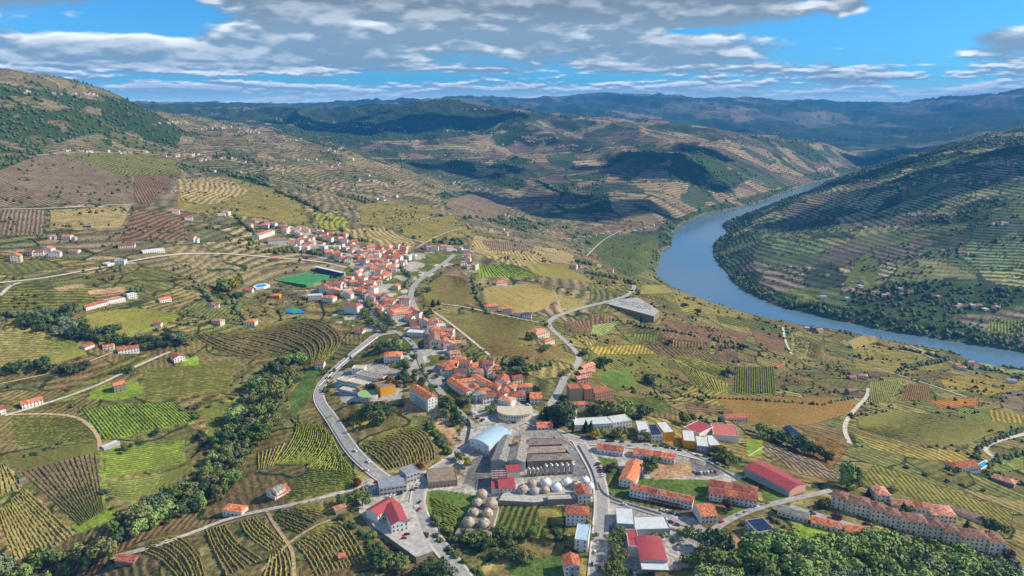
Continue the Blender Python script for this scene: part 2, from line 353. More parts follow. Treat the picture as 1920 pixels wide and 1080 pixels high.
# vineyards: row lines ruled between two edges A and B; n rows; soil, leaf colour; row height; terrace step (m)
VY = '''
806,930 862,952|814,984 852,996|8|scrub|green|1.3|0|green garden rows between the main road and the tan domes
384,995 396,1030 420,1082|424,983 445,1018 496,1048|9|dsoil|olive|1.5|1.6|brown terraced vineyard below the stone lane
448,978 460,1006 502,1034|482,970 505,990 534,1016|9|brown|olive|1.4|.7|olive vineyard strip beside the dirt track
520,955 560,958 597,974|512,974 535,992 560,1002|8|dsoil|olive2|1.4|1|vineyard wedge above the dirt track
547,950 600,936|560,960 604,968|7|brown|olive|1.3|.4|small vineyard under the stone lane bend
608,935 632,930|612,965 640,958|6|brown|olive|1.3|0|narrow vineyard beside the tile roofed shed
552,1020 575,1050 592,1082|600,985 645,975 668,1010 692,1052|16|dsoil|olive|1.5|1.3|fan shaped vineyard of long curved dark rows
505,1042 490,1082|530,1022 548,1050 552,1082|7|dsoil|olive|1.4|.8|low vineyard corner between two dirt tracks
262,1035 300,1052 330,1082|300,1010 345,1004 380,1045 388,1082|9|dsoil|olive2|1.5|2|dark terraced vineyard beside the wooded gully
545,785 560,800 525,860 508,872|610,800 622,822 604,860 568,872|13|dark|yg|1.4|.5|bright yellow green vineyard of wavy rows
622,815 608,850 572,878|642,862 660,880 674,892|12|olive2|yg|1.4|.3|yellow green vineyard beside the curving main road
575,882 625,874 672,890|525,938 560,935 670,912|18|olive2|yg|1.3|0|dense yellow vineyard above the stone lane
480,850 484,880|538,830 512,874|9|dsoil|olive|1.3|.4|small brown vineyard at the gully edge
672,838 700,858 724,882|712,815 755,800 797,805 817,840 818,862|15|dsoil|olive|1.5|.9|round hillock vineyard of concentric rows
655,792 668,770|668,810 702,785|7|dsoil|olive|1.3|0|small vineyard under the round concrete terrace
497,616 545,596 612,600 652,640 602,682|360,628 400,656 470,676 532,668 566,682|17|dsoil|olive2|1.4|2.2|bowl of curved vineyard terraces below the town
150,766 195,826|330,755 375,788|22|bright|dark|.8|0|bright green vineyard with widely spaced dark rows
195,843 345,825|198,897 272,885 345,866|11|bright|dark|.7|0|green vineyard beside the grey hut
200,903 290,892 374,866|200,930 252,945 342,892|9|pale|dark|1|0|pale green vineyard ending at the gully
20,783 150,783|30,838 185,826|9|olive|dark|1|.6|olive vineyard inside the bend of the farm track
5,852 182,830|36,884 188,848|7|brown|dark|1|.6|brown vineyard strip under the row of bushes
36,886 150,986|182,848 196,958|24|pink|dark|1|0|pinkish brown vineyard of straight slanting rows
-5,960 25,1050|46,915 142,1002|18|tan|olive|1.3|0|yellowed vineyard with close dry rows
-5,875 -2,930|12,868 42,916|8|tan|olive|1.2|0|small dry vineyard corner beside the old hut
265,692 442,680|270,752 430,736|12|olive|dark|1|.5|olive vineyard beside the stone farmhouse
374,760 442,752|396,832 428,806|8|green|olive2|1|0|green vineyard along the woods
140,596 240,574 342,590|185,646 240,636 292,616|15|olive|yg|1.2|.5|olive vineyard under the white farm row
-5,618 60,622 150,646|-5,702 80,692 162,662|14|tan|yg|1.2|.8|yellowing vineyard slope above the dark wood
893,520 895,498|1022,521 962,496|24|bright|dark|1.2|0|bright green vineyard behind the orange villa
980,493 1062,496|1002,516 1112,530|9|olive|yel|1.2|0|golden vineyard beyond the orange villa
905,541 1000,530 1042,545|915,582 1000,592 1046,560|11|olive|tan|1.2|.6|vineyard of shallow arcs behind the three villas
1050,552 1088,560|1052,582 1090,578|6|tan|olive|1.2|.5|small vineyard arcs by the cemetery road
835,598 900,582 1002,602|900,652 960,656 1002,642|9|brown|olive2|1|.3|reddish brown vineyard inside the lane loop
905,652 1052,650|915,668 1062,674|5|olive|brown|1.2|.6|narrow vineyard above the curved lane
790,545 830,512 872,522|800,572 860,574 902,566|8|brown|olive2|1|.3|brown vineyard inside the upper road bend
1258,672 1305,728|1365,718 1362,738|14|yg|yel|1.4|0|yellow vineyard of upright rows
1262,664 1320,672 1362,690|1300,690 1340,705 1362,716|7|olive|yg|1.3|.3|slanting yellow green vineyard
1378,688 1376,737|1452,688 1456,737|15|dark|yg|1.4|0|green vineyard of upright rows beside the red roofed shed
1330,740 1480,745 1602,748|1400,792 1500,802 1596,772|14|olive|rust|1.2|0|wide rusty vineyard above the red roofed hall
1630,716 1628,756|1692,710 1674,756|11|pale|yel|1.3|0|yellow vineyard beside the farm lane
1700,722 1690,752|1745,722 1740,752|8|rust|brown|1|0|rust coloured vineyard below the straight lane
1608,786 1680,768 1800,786 1925,796|1606,802 1700,832 1812,838 1832,816|16|mauve|olive2|1.2|0|large brown vineyard inside the white road bend
1486,626 1540,646 1546,666|1484,668 1500,674 1530,675|9|pale|tan|1.2|.8|pale green vineyard of tight arcs
1590,640 1630,625|1600,655 1645,640|8|olive|tan|1.2|.5|oval vineyard above the river
1205,535 1245,535|1200,552 1262,548|9|olive|yel|1.2|0|little vineyard behind the cemetery
'''
FIELDS = []
for ln_ in VY.strip().split('\n'):
    a, b, nr, soil, leaf, hh, ter, lab = ln_.split('|')
    nr = int(nr)
    A_ = smooth(P2(a), 2); B_ = smooth(P2(b), 2)
    A3 = densify(A_, 25); B3 = densify(B_, 25)
    FIELDS.append(dict(A=A3, B=B3, n=nr, soil=soil, leaf=leaf, h=float(hh), ter=float(ter), lab=lab))
NEWH = Hg.copy()
for f in FIELDS:
    ga = G(f['A'][:, 0], f['A'][:, 1]); gb = G(f['B'][:, 0], f['B'][:, 1])
    f['ga'] = ga; f['gb'] = gb
    wid = np.linalg.norm(ga - gb, axis=1).mean()
    f['n'] = max(4, min(70, int(wid / max(2.4 if f['ter'] < .8 else 2.7, ga[:, 1].mean() / 205))))
    poly = np.r_[ga[:, :2], gb[::-1, :2]]
    lo = poly.min(0) - 2; hi = poly.max(0) + 2
    r0, r1 = np.searchsorted(Y, [lo[1], hi[1]])
    sub = (GX[r0:r1] > lo[0]) & (GX[r0:r1] < hi[0])
    r, c = np.nonzero(sub); r = r + r0
    x = GX[r, c]; y = GY[r, c]
    wq = (fbm(x / 7, y / 7, 2, 95) - .5) * 5; wq2 = (fbm(x / 7 + 50, y / 7, 2, 96) - .5) * 5
    k = inside(x + wq, y + wq2, poly); r = r[k]; c = c[k]; x = x[k]; y = y[k]
    if not len(r): continue
    # phase: find the nearest ruling
    L = np.linspace(0, 1, 41)
    best = np.full(len(x), 1e9); ph = np.zeros(len(x))
    for t in L:
        pl = ga[:, :2] * (1 - t) + gb[:, :2] * t
        d = segdist(x, y, pl[::2], False); nb = d < best
        best[nb] = d[nb]; ph[nb] = t
    # refine
    ph = ph * f['n']
    nz = fbm(x / 9, y / 9, 3, 90); nb = fbm(x / 40, y / 40, 3, 91)
    COLR[r, c] = C[f['soil']][None] * (.6 + .5 * nz + .3 * nb)[:, None]
    AUX[r, c, 1] = 0; AUX[r, c, 2] = 0
    if f['ter'] > 0:
        # terraces: each step rises gently then falls as a bank
        q = ph / 2.0; fr = q - np.floor(q)
        dirn = np.sign((gb[:, 2] - ga[:, 2]).mean()) or 1
        stp = np.where(fr < .75, fr / .75, (1 - fr) / .25) - .5
        NEWH[r, c] += f['ter'] * stp * -dirn * .8 * np.clip(np.minimum(ph, f['n'] - ph), 0, 1)
Hg = NEWH
# ---------------------------------------------------------------- materials
MATS = {}
def newmat(name):
    m = bpy.data.materials.new(name); m.use_nodes = True
    return m, m.node_tree, m.node_tree.nodes['Principled BSDF']
def mat(name, col, rough=.8, var=.18, scale=.6, metal=0, bump=0, spec=.3, big=0):
    if name in MATS: return MATS[name]
    m, nt, b = newmat(name)
    b.inputs['Roughness'].default_value = rough; b.inputs['Metallic'].default_value = metal
    b.inputs['Specular IOR Level'].default_value = spec
    c = lin(col) if isinstance(col, str) else col
    tc = nt.nodes.new('ShaderNodeTexCoord'); oi = nt.nodes.new('ShaderNodeObjectInfo')
    nz = nt.nodes.new('ShaderNodeTexNoise'); nz.inputs['Scale'].default_value = scale; nz.inputs['Detail'].default_value = 4
    add = nt.nodes.new('ShaderNodeVectorMath'); nt.links.new(tc.outputs['Object'], add.inputs[0])
    cb = nt.nodes.new('ShaderNodeCombineXYZ'); mu = nt.nodes.new('ShaderNodeMath'); mu.operation = 'MULTIPLY'; mu.inputs[1].default_value = 300
    nt.links.new(oi.outputs['Random'], mu.inputs[0]); nt.links.new(mu.outputs[0], cb.inputs[0]); nt.links.new(cb.outputs[0], add.inputs[1])
    nt.links.new(add.outputs[0], nz.inputs['Vector'])
    mr = nt.nodes.new('ShaderNodeMapRange'); mr.inputs['From Min'].default_value = .3; mr.inputs['From Max'].default_value = .7
    mr.inputs['To Min'].default_value = 1 - var * 1.6; mr.inputs['To Max'].default_value = 1 + var * 1.3
    nt.links.new(nz.outputs['Fac'], mr.inputs['Value'])
    mr2 = nt.nodes.new('ShaderNodeMapRange'); mr2.inputs['To Min'].default_value = 1 - big; mr2.inputs['To Max'].default_value = 1 + big
    nt.links.new(oi.outputs['Random'], mr2.inputs['Value'])
    mm = nt.nodes.new('ShaderNodeMath'); mm.operation = 'MULTIPLY'; nt.links.new(mr.outputs[0], mm.inputs[0]); nt.links.new(mr2.outputs[0], mm.inputs[1])
    vm = nt.nodes.new('ShaderNodeVectorMath'); vm.operation = 'SCALE'; vm.inputs[0].default_value = c
    nt.links.new(mm.outputs[0], vm.inputs['Scale']); nt.links.new(vm.outputs[0], b.inputs['Base Color'])
    if bump:
        bp = nt.nodes.new('ShaderNodeBump'); bp.inputs['Strength'].default_value = bump; bp.inputs['Distance'].default_value = .3
        nt.links.new(nz.outputs['Fac'], bp.inputs['Height']); nt.links.new(bp.outputs[0], b.inputs['Normal'])
    MATS[name] = m
    return m
def leafmat(name, c1, c2, scale=.25):
    if name in MATS: return MATS[name]
    m, nt, b = newmat(name)
    b.inputs['Roughness'].default_value = .75; b.inputs['Specular IOR Level'].default_value = .15
    tc = nt.nodes.new('ShaderNodeTexCoord'); oi = nt.nodes.new('ShaderNodeObjectInfo'); ge = nt.nodes.new('ShaderNodeNewGeometry')
    nz = nt.nodes.new('ShaderNodeTexNoise'); nz.inputs['Scale'].default_value = scale; nz.inputs['Detail'].default_value = 5
    nt.links.new(ge.outputs['Position'], nz.inputs['Vector'])
    mr = nt.nodes.new('ShaderNodeMapRange'); mr.inputs['From Min'].default_value = .28; mr.inputs['From Max'].default_value = .72
    ad = nt.nodes.new('ShaderNodeMath'); ad.operation = 'MULTIPLY_ADD'; ad.inputs[1].default_value = .5; nt.links.new(oi.outputs['Random'], ad.inputs[0])
    ad2 = nt.nodes.new('ShaderNodeMath'); ad2.operation = 'MULTIPLY'; ad2.inputs[1].default_value = .5
    nt.links.new(nz.outputs['Fac'], mr.inputs['Value']); nt.links.new(mr.outputs[0], ad2.inputs[0]); nt.links.new(ad2.outputs[0], ad.inputs[2])
    mx = nt.nodes.new('ShaderNodeMix'); mx.data_type = 'RGBA'
    mx.inputs[6].default_value = (*lin(c1), 1); mx.inputs[7].default_value = (*lin(c2), 1)
    nt.links.new(ad.outputs[0], mx.inputs[0]); nt.links.new(mx.outputs[2], b.inputs['Base Color'])
    MATS[name] = m
    return m

# terrain material
def terrain_material():
    m, nt, b = newmat('hillside_ground'); N = nt.nodes; Lk = nt.links.new
    b.inputs['Roughness'].default_value = .95; b.inputs['Specular IOR Level'].default_value = .05
    at = N.new('ShaderNodeAttribute'); at.attribute_name = 'cover'
    ax = N.new('ShaderNodeAttribute'); ax.attribute_name = 'rows'
    ge = N.new('ShaderNodeNewGeometry'); sx = N.new('ShaderNodeSeparateXYZ'); Lk(ax.outputs['Vector'], sx.inputs[0])
    def noise(sc, det=4):
        q = N.new('ShaderNodeTexNoise'); q.inputs['Scale'].default_value = sc; q.inputs['Detail'].default_value = det; q.inputs['Roughness'].default_value = .65
        Lk(ge.outputs['Position'], q.inputs['Vector']); return q
    def mth(op, a, b_=None, c=None):
        q = N.new('ShaderNodeMath'); q.operation = op
        for i, w in enumerate((a, b_, c)):
            if w is None: continue
            if isinstance(w, (int, float)): q.inputs[i].default_value = w
            else: Lk(w, q.inputs[i])
        return q.outputs[0]
    n1 = noise(.30, 5); n2 = noise(.045, 4); n3 = noise(.012, 3)
    # rows
    ph = mth('ADD', sx.outputs[0], mth('MULTIPLY', n2.outputs['Fac'], .9))
    sn = mth('SINE', mth('MULTIPLY', ph, 2 * pi))
    sn = mth('MULTIPLY', sn, mth('MULTIPLY', sx.outputs[1], .56))
    k = mth('ADD', mth('MULTIPLY_ADD', n1.outputs['Fac'], 2.6, -.3), sn)
    k = mth('MULTIPLY', k, mth('MULTIPLY_ADD', n2.outputs['Fac'], 1.3, .35))
    k = mth('MAXIMUM', k, .12)
    # scrub spots
    vo = N.new('ShaderNodeTexVoronoi'); vo.inputs['Scale'].default_value = .11; Lk(ge.outputs['Position'], vo.inputs['Vector'])
    spot = mth('LESS_THAN', vo.outputs['Distance'], mth('MULTIPLY_ADD', n3.outputs['Fac'], 1.3, -.40))
    spot = mth('MULTIPLY', spot, mth('MULTIPLY_ADD', sx.outputs[1], .8, 0))
    vm = N.new('ShaderNodeVectorMath'); vm.operation = 'SCALE'; Lk(at.outputs['Color'], vm.inputs[0]); Lk(k, vm.inputs['Scale'])
    mx = N.new('ShaderNodeMix'); mx.data_type = 'RGBA'; Lk(spot, mx.inputs[0]); Lk(vm.outputs[0], mx.inputs[6]); mx.inputs[7].default_value = (*lin('3a4522'), 1)
    Lk(mx.outputs[2], b.inputs['Base Color'])
    bp = N.new('ShaderNodeBump'); bp.inputs['Strength'].default_value = .9; bp.inputs['Distance'].default_value = 1.2
    Lk(mth('ADD', n1.outputs['Fac'], mth('MULTIPLY', sn, .8)), bp.inputs['Height']); Lk(bp.outputs[0], b.inputs['Normal'])
    return m
TMAT = terrain_material()

def grid_object(name, X, Yv, Z, material):
    nr, nc = Z.shape
    me = bpy.data.meshes.new(name)
    me.vertices.add(nr * nc)
    co = np.stack([X, Yv, Z], -1).astype(np.float32).reshape(-1)
    me.vertices.foreach_set('co', co)
    idx = np.arange(nr * nc).reshape(nr, nc)
    q = np.stack([idx[:-1, :-1], idx[:-1, 1:], idx[1:, 1:], idx[1:, :-1]], -1).reshape(-1)
    nf = len(q) // 4
    me.loops.add(len(q)); me.loops.foreach_set('vertex_index', q.astype(np.int32))
    me.polygons.add(nf); me.polygons.foreach_set('loop_start', np.arange(0, 4 * nf, 4, dtype=np.int32))
    me.polygons.foreach_set('loop_total', np.full(nf, 4, dtype=np.int32))
    me.polygons.foreach_set('use_smooth', np.ones(nf, dtype=bool))
    me.materials.append(material)
    me.update(calc_edges=True)
    o = bpy.data.objects.new(name, me); COL.objects.link(o)
    return o
terr = grid_object('hillside_terrain', GX, GY, Hg, TMAT)
a = terr.data.attributes.new('cover', 'FLOAT_COLOR', 'POINT')
a.data.foreach_set('color', np.concatenate([COLR, np.ones((NR, NC, 1))], -1).astype(np.float32).reshape(-1))
a = terr.data.attributes.new('rows', 'FLOAT_VECTOR', 'POINT')
a.data.foreach_set('vector', AUX.astype(np.float32).reshape(-1))
terr['kind'] = 'structure'

# ---------------------------------------------------------------- mesh builder
class MB:
    def __init__(s): s.v = []; s.f = []; s.m = []
    def add(s, vs, fs, mi=0):
        b = len(s.v); s.v += [tuple(map(float, p)) for p in vs]; s.f += [tuple(b + i for i in f) for f in fs]; s.m += [mi] * len(fs); return s
    def box(s, x0, x1, y0, y1, z0, z1, mi=0):
        return s.add([(x0, y0, z0), (x1, y0, z0), (x1, y1, z0), (x0, y1, z0), (x0, y0, z1), (x1, y0, z1), (x1, y1, z1), (x0, y1, z1)],
                     [(0, 3, 2, 1), (4, 5, 6, 7), (0, 1, 5, 4), (1, 2, 6, 5), (2, 3, 7, 6), (3, 0, 4, 7)], mi)
    def prism(s, poly, z0, z1, mi=0):
        k = len(poly)
        return s.add([(p[0], p[1], z0) for p in poly] + [(p[0], p[1], z1) for p in poly],
                     [tuple(range(k))[::-1], tuple(range(k, 2 * k))] + [(i, (i + 1) % k, k + (i + 1) % k, k + i) for i in range(k)], mi)
    def lathe(s, prof, n=16, mi=0, cx=0, cy=0):
        vs = []; fs = []
        for r, z in prof:
            vs += [(cx + r * cos(2 * pi * i / n), cy + r * sin(2 * pi * i / n), z) for i in range(n)]
        for j in range(len(prof) - 1):
            fs += [(j * n + i, j * n + (i + 1) % n, (j + 1) * n + (i + 1) % n, (j + 1) * n + i) for i in range(n)]
        fs += [tuple(range(n))[::-1], tuple((len(prof) - 1) * n + i for i in range(n))]
        return s.add(vs, fs, mi)
    def build(s, name, mats, parent=None, smooth_=False):
        me = bpy.data.meshes.new(name); me.from_pydata(s.v, [], s.f)
        mats = mats if isinstance(mats, (list, tuple)) else [mats]
        for m in mats: me.materials.append(m)
        if len(mats) > 1: me.polygons.foreach_set('material_index', np.array(s.m, dtype=np.int32))
        if smooth_: me.polygons.foreach_set('use_smooth', np.ones(len(me.polygons), dtype=bool))
        me.update()
        return link(name, me, parent)
def link(name, me, parent=None):
    o = bpy.data.objects.new(name, me); COL.objects.link(o)
    if parent is not None: o.parent = parent
    return o
def arrays_object(name, V, Q, mats, mi=None, smooth_=False, parent=None, k=4):
    me = bpy.data.meshes.new(name); V = np.asarray(V, np.float32); Q = np.asarray(Q, np.int32)
    me.vertices.add(len(V)); me.vertices.foreach_set('co', V.reshape(-1))
    me.loops.add(Q.size); me.loops.foreach_set('vertex_index', Q.reshape(-1))
    me.polygons.add(len(Q)); me.polygons.foreach_set('loop_start', np.arange(0, k * len(Q), k, dtype=np.int32)); me.polygons.foreach_set('loop_total', np.full(len(Q), k, np.int32))
    for m in mats: me.materials.append(m)
    if mi is not None: me.polygons.foreach_set('material_index', np.asarray(mi, np.int32))
    if smooth_: me.polygons.foreach_set('use_smooth', np.ones(len(Q), dtype=bool))
    me.update(calc_edges=True)
    return link(name, me, parent)
def tag(o, label, cat=None, group=None, kind=None):
    if label: o['label'] = label
    if cat: o['category'] = cat
    if group: o['group'] = group
    if kind: o['kind'] = kind
    return o
def empty(name, x, y, z, rz=0):
    o = bpy.data.objects.new(name, None); COL.objects.link(o); o.location = (x, y, z); o.rotation_euler = (0, 0, rz); o.empty_display_size = .5
    return o

# river
wm, nt, b = newmat('river_water')
b.inputs['Base Color'].default_value = (*lin('5c7888'), 1); b.inputs['Roughness'].default_value = .1; b.inputs['IOR'].default_value = 1.33
ge = nt.nodes.new('ShaderNodeNewGeometry'); nz = nt.nodes.new('ShaderNodeTexNoise'); nz.inputs['Scale'].default_value = .05; nz.inputs['Detail'].default_value = 8
bp = nt.nodes.new('ShaderNodeBump'); bp.inputs['Strength'].default_value = .25; bp.inputs['Distance'].default_value = 1
nt.links.new(ge.outputs['Position'], nz.inputs['Vector']); nt.links.new(nz.outputs['Fac'], bp.inputs['Height']); nt.links.new(bp.outputs[0], b.inputs['Normal'])
o = MB().add([(300, 1000, WATER), (5000, 1000, WATER), (5000, 6800, WATER), (300, 6800, WATER)], [(0, 1, 2, 3)]).build('river_water', wm)
o['kind'] = 'structure'

# ---------------------------------------------------------------- roads
ASPH = mat('road_asphalt', '9d9992', .9, .16, .25)
LANE = mat('lane_surface', 'beb4a2', .95, .2, .3)
DIRT = mat('dirt_track', 'b39a72', .95, .25, .4)
KERB = mat('pavement_slabs', 'c4beb2', .9, .12, .5)
LINE = mat('road_paint', 'e6e4dc', .7, .08)
def ribbon(name, px, w, m, lift=.22, step=4., offs=0., world=None, across=5):
    g = G(*smooth(P2(px) if isinstance(px, str) else px, 3).T)[:, :2] if world is None else np.asarray(world)
    L = np.linalg.norm(np.diff(g, axis=0), axis=1).sum()
    g = densify(g, max(4, int(L / step)))
    t = np.gradient(g, axis=0); t /= np.linalg.norm(t, axis=1)[:, None] + 1e-9
    nrm = np.stack([-t[:, 1], t[:, 0]], 1)
    V = []; k = across
    for j in range(k):
        q = g + nrm * (offs + w * (j / (k - 1) - .5))
        V.append(np.c_[q, HZ(q[:, 0], q[:, 1]) + lift + g[:, 1] * .00012])
    V = np.stack(V, 1); nn = len(g)
    # a road is level across: blend each section with its own mean
    V[..., 2] = V[..., 2] * .35 + np.maximum(V[..., 2].mean(1, keepdims=True), V[..., 2] - .0) * .65 + .12
    idx = np.arange(nn * k).reshape(nn, k)
    Q = np.stack([idx[:-1, :-1], idx[1:, :-1], idx[1:, 1:], idx[:-1, 1:]], -1).reshape(-1, 4)[:, ::-1]
    o = arrays_object(name, V.reshape(-1, 3), Q, [m], smooth_=True)
    o['kind'] = 'structure'
    return o, g
ROADS = [  # name, width, material, pixels
 ('main_road', 9.5, ASPH, '935,1170 872,1088 846,1050 808,1005 783,957 783,925 800,893 850,862 905,825 938,800 985,786'),
 ('main_road', 8.5, ASPH, '745,912 712,893 690,875 662,848 640,815 620,782 600,757 596,735 612,708 652,672 692,640 706,628 745,622'),
 ('stone_lane', 5, LANE, '700,908 640,924 560,945 500,956 430,972 360,1000 290,1025 210,1046'),
 ('town_street', 9, ASPH, '1112,1170 1118,1088 1125,1000 1130,940 1121,890 1101,855 1085,828'),
 ('town_street', 8, ASPH, '985,786 1040,810 1085,828 1150,832 1230,840 1290,852 1340,866'),
 ('town_street', 6.2, ASPH, '1130,932 1170,945 1230,963 1290,985 1332,1000 1362,976 1420,952 1480,938 1560,920'),
 ('town_street', 6.5, ASPH, '1480,950 1560,974 1660,1006 1780,1038 1925,1072'),
 ('valley_road', 8, ASPH, '1028,765 1048,735 1062,700 1086,684 1085,664 1060,640 1032,616 1027,604 1050,590 1100,575 1150,564 1186,551 1190,530'),
 ('valley_road', 9, ASPH, '800,605 776,577 768,546 790,521 830,497 852,478'),
 ('country_lane', 4, LANE, '810,583 840,603 872,628 920,668'),
 ('country_lane', 4, LANE, '828,570 870,575 925,588 1010,605'),
 ('town_street', 7, ASPH, '745,622 780,648 792,690 830,742 880,792 893,802'),
 ('town_street', 7, ASPH, '738,616 700,590 680,570 660,545 630,530 600,545'),
 ('town_street', 6, ASPH, '660,545 690,510 650,480 600,455 540,430'),
 ('hill_road', 6, LANE, '-20,532 80,523 200,500 300,479 400,474 500,482 600,490 650,502'),
 ('hill_road', 5, LANE, '-20,393 100,391 180,386 250,383'), ('hill_road', 5, LANE, '0,555 20,535 40,530'),
 ('farm_track', 3.5, DIRT, '20,778 90,776 150,782 185,815 188,845'), ('farm_track', 4, LANE, '10,780 100,753 180,725 250,690 300,668 320,660'),
 ('farm_track', 2.6, DIRT, '500,958 515,985 535,1012 550,1035 552,1085'), ('farm_track', 2.4, DIRT, '490,1072 515,1045 540,1020 580,992 620,975'),
 ('farm_track', 5, LANE, '1593,832 1580,800 1600,770 1626,745 1628,728'), ('farm_track', 3.5, LANE, '1640,690 1700,708 1760,727 1812,745'),
 ('country_lane', 6, LANE, '1880,870 1845,845 1850,834 1880,824 1930,812'), ('country_lane', 4.5, LANE, '1468,614 1472,640 1484,664'),
 ('hill_road', 3, LANE, '1000,455 950,440 880,425 830,437 780,465'), ('hill_road', 3, LANE, '700,405 760,420 830,400'), ('hill_road', 4, LANE, '1100,480 1130,450 1165,432'),
 ('farm_track', 2.5, DIRT, '225,655 165,680 100,700 0,720'), ('hill_road', 4, LANE, '70,292 130,285 240,287'),
]
for nm, w, m, px in ROADS:
    o, g = ribbon(nm, px, w, m)
    if nm in ('main_road', 'town_street') and w > 7.5:
        for sg in (-1, 1): ribbon('pavement', px, 1.7, KERB, lift=.36, offs=sg * (w / 2 + .9), across=3)
    if nm == 'main_road' or (nm == 'town_street' and '1118,1088' in px):
        for off in (-w / 2 + .5, w / 2 - .5):
            ribbon('road_marking', px, .22, LINE, lift=.34, offs=off, across=2)
        L = densify(g, int(np.linalg.norm(np.diff(g, axis=0), axis=1).sum() / 4))
        for i in range(0, len(L) - 2, 3):
            ribbon('road_marking', None, .2, LINE, lift=.34, world=L[i:i + 2], step=2., across=2)
# ---------------------------------------------------------------- building kit
WALL = {'w': mat('white_render', 'e4e0d6', .85, .07, .5, big=.05), 'c': mat('cream_render', 'd8cbb0', .85, .08, .5, big=.06), 'g': mat('grey_render', 'a9a9a6', .85, .1, .5, big=.08),
        'b': mat('brick_wall', 'bd8a6c', .9, .15, 2), 'br': mat('brown_wall', 'a08a76', .9, .1, 1), 'y': mat('yellow_render', 'dc9a20', .8, .06, .5), 's': mat('stone_wall', '8f8472', .95, .28, 1.2, bump=.5),
        'sk': mat('sky_blue_render', 'a6b8c6', .85, .06, .5), 'p': mat('pink_render', 'd9a08c', .85, .08, .5), 'beige': mat('beige_render', 'e8dfc4', .85, .1, .5), 'conc': mat('concrete', 'b0aca2', .9, .18, .35, bump=.2)}
def tilemat(name, col, var=.42):
    if name in MATS: return MATS[name]
    m = mat(name, col, .85, var, .55, big=.24)
    nt = m.node_tree; b = nt.nodes['Principled BSDF']; tc = nt.nodes.new('ShaderNodeTexCoord')
    wv = nt.nodes.new('ShaderNodeTexWave'); wv.inputs['Scale'].default_value = 2.2; wv.inputs['Distortion'].default_value = 1.0; wv.bands_direction = 'X'
    nt.links.new(tc.outputs['Object'], wv.inputs['Vector'])
    bp = nt.nodes.new('ShaderNodeBump'); bp.inputs['Strength'].default_value = .5; bp.inputs['Distance'].default_value = .12
    nt.links.new(wv.outputs['Fac'], bp.inputs['Height']); nt.links.new(bp.outputs[0], b.inputs['Normal'])
    return m
ROOF = {'o': tilemat('orange_tiles', 'cc7a52'), 'r': tilemat('red_brown_tiles', 'a9614a'), 'b': tilemat('brown_tiles', '83604f'), 's': tilemat('salmon_tiles', 'c68a70'), 't': tilemat('weathered_tiles', '957462', .35),
        'g': mat('fibre_cement', '8f8a80', .9, .25, .4), 'w': mat('pale_sheet_roof', 'c8cdca', .6, .1, .4), 'k': mat('red_sheet_roof', 'a24a4a', .6, .12, .4), 'kp': mat('faded_red_roof', 'bf6a60', .6, .1, .4),
        'd': mat('dark_flat_roof', '55565a', .8, .2, .3), 'bl': mat('light_blue_sheet_roof', 'a9c3d0', .5, .08, .3), 'tan': mat('gravel_roof', '8a7d68', .95, .2, .3), 'gr': mat('grey_flat_roof', '8b9094', .8, .15, .3),
        'st': tilemat('dull_shed_tiles', '988577', .3), 'tr': mat('translucent_sheet', 'c2b4b8', .4, .15, .3), 'conc': mat('concrete', 'b0aca2', .9, .18, .35, bump=.2), 'be': mat('beige_flat_roof', 'c2b79f', .9, .12, .3)}
TRIM = mat('white_trim', 'dedcd4', .7, .06)
gm, nt, b = newmat('window_glass'); b.inputs['Base Color'].default_value = (.035, .045, .06, 1); b.inputs['Roughness'].default_value = .15
GLASS = gm; MATS['window_glass'] = gm
DOORM = mat('door_paint', '4a3b30', .6, .1)
def box_mesh(name, x0, x1, y0, y1, z0, z1, mats, frame=True):
    b = MB()
    b.box(x0, x1, y0, y1, z0, z1, 0)
    if frame: b.box(x0 - .12, x1 + .12, y0 + .03, y1, z0 - .14, z0 - .02, 1)
    o = b.build(name, mats); me = o.data; bpy.data.objects.remove(o); return me
WIN = box_mesh('window', -.55, .55, -.06, .1, -.7, .7, [GLASS, TRIM])
WINL = box_mesh('window', -1.1, 1.1, -.06, .1, -.65, .65, [GLASS, TRIM])
DOOR = box_mesh('door', -.55, .55, -.05, .1, 0, 2.1, [DOORM, TRIM], False)
GATE = box_mesh('door', -1.5, 1.5, -.05, .1, 0, 2.8, [DOORM, TRIM], False)
CHIM = MB().box(-.35, .35, -.35, .35, -1.5, .9, 0).box(-.45, .45, -.45, .45, .9, 1.05, 1).build('chimney', [WALL['w'], ROOF['r']]); _c = CHIM.data; bpy.data.objects.remove(CHIM); CHIM = _c

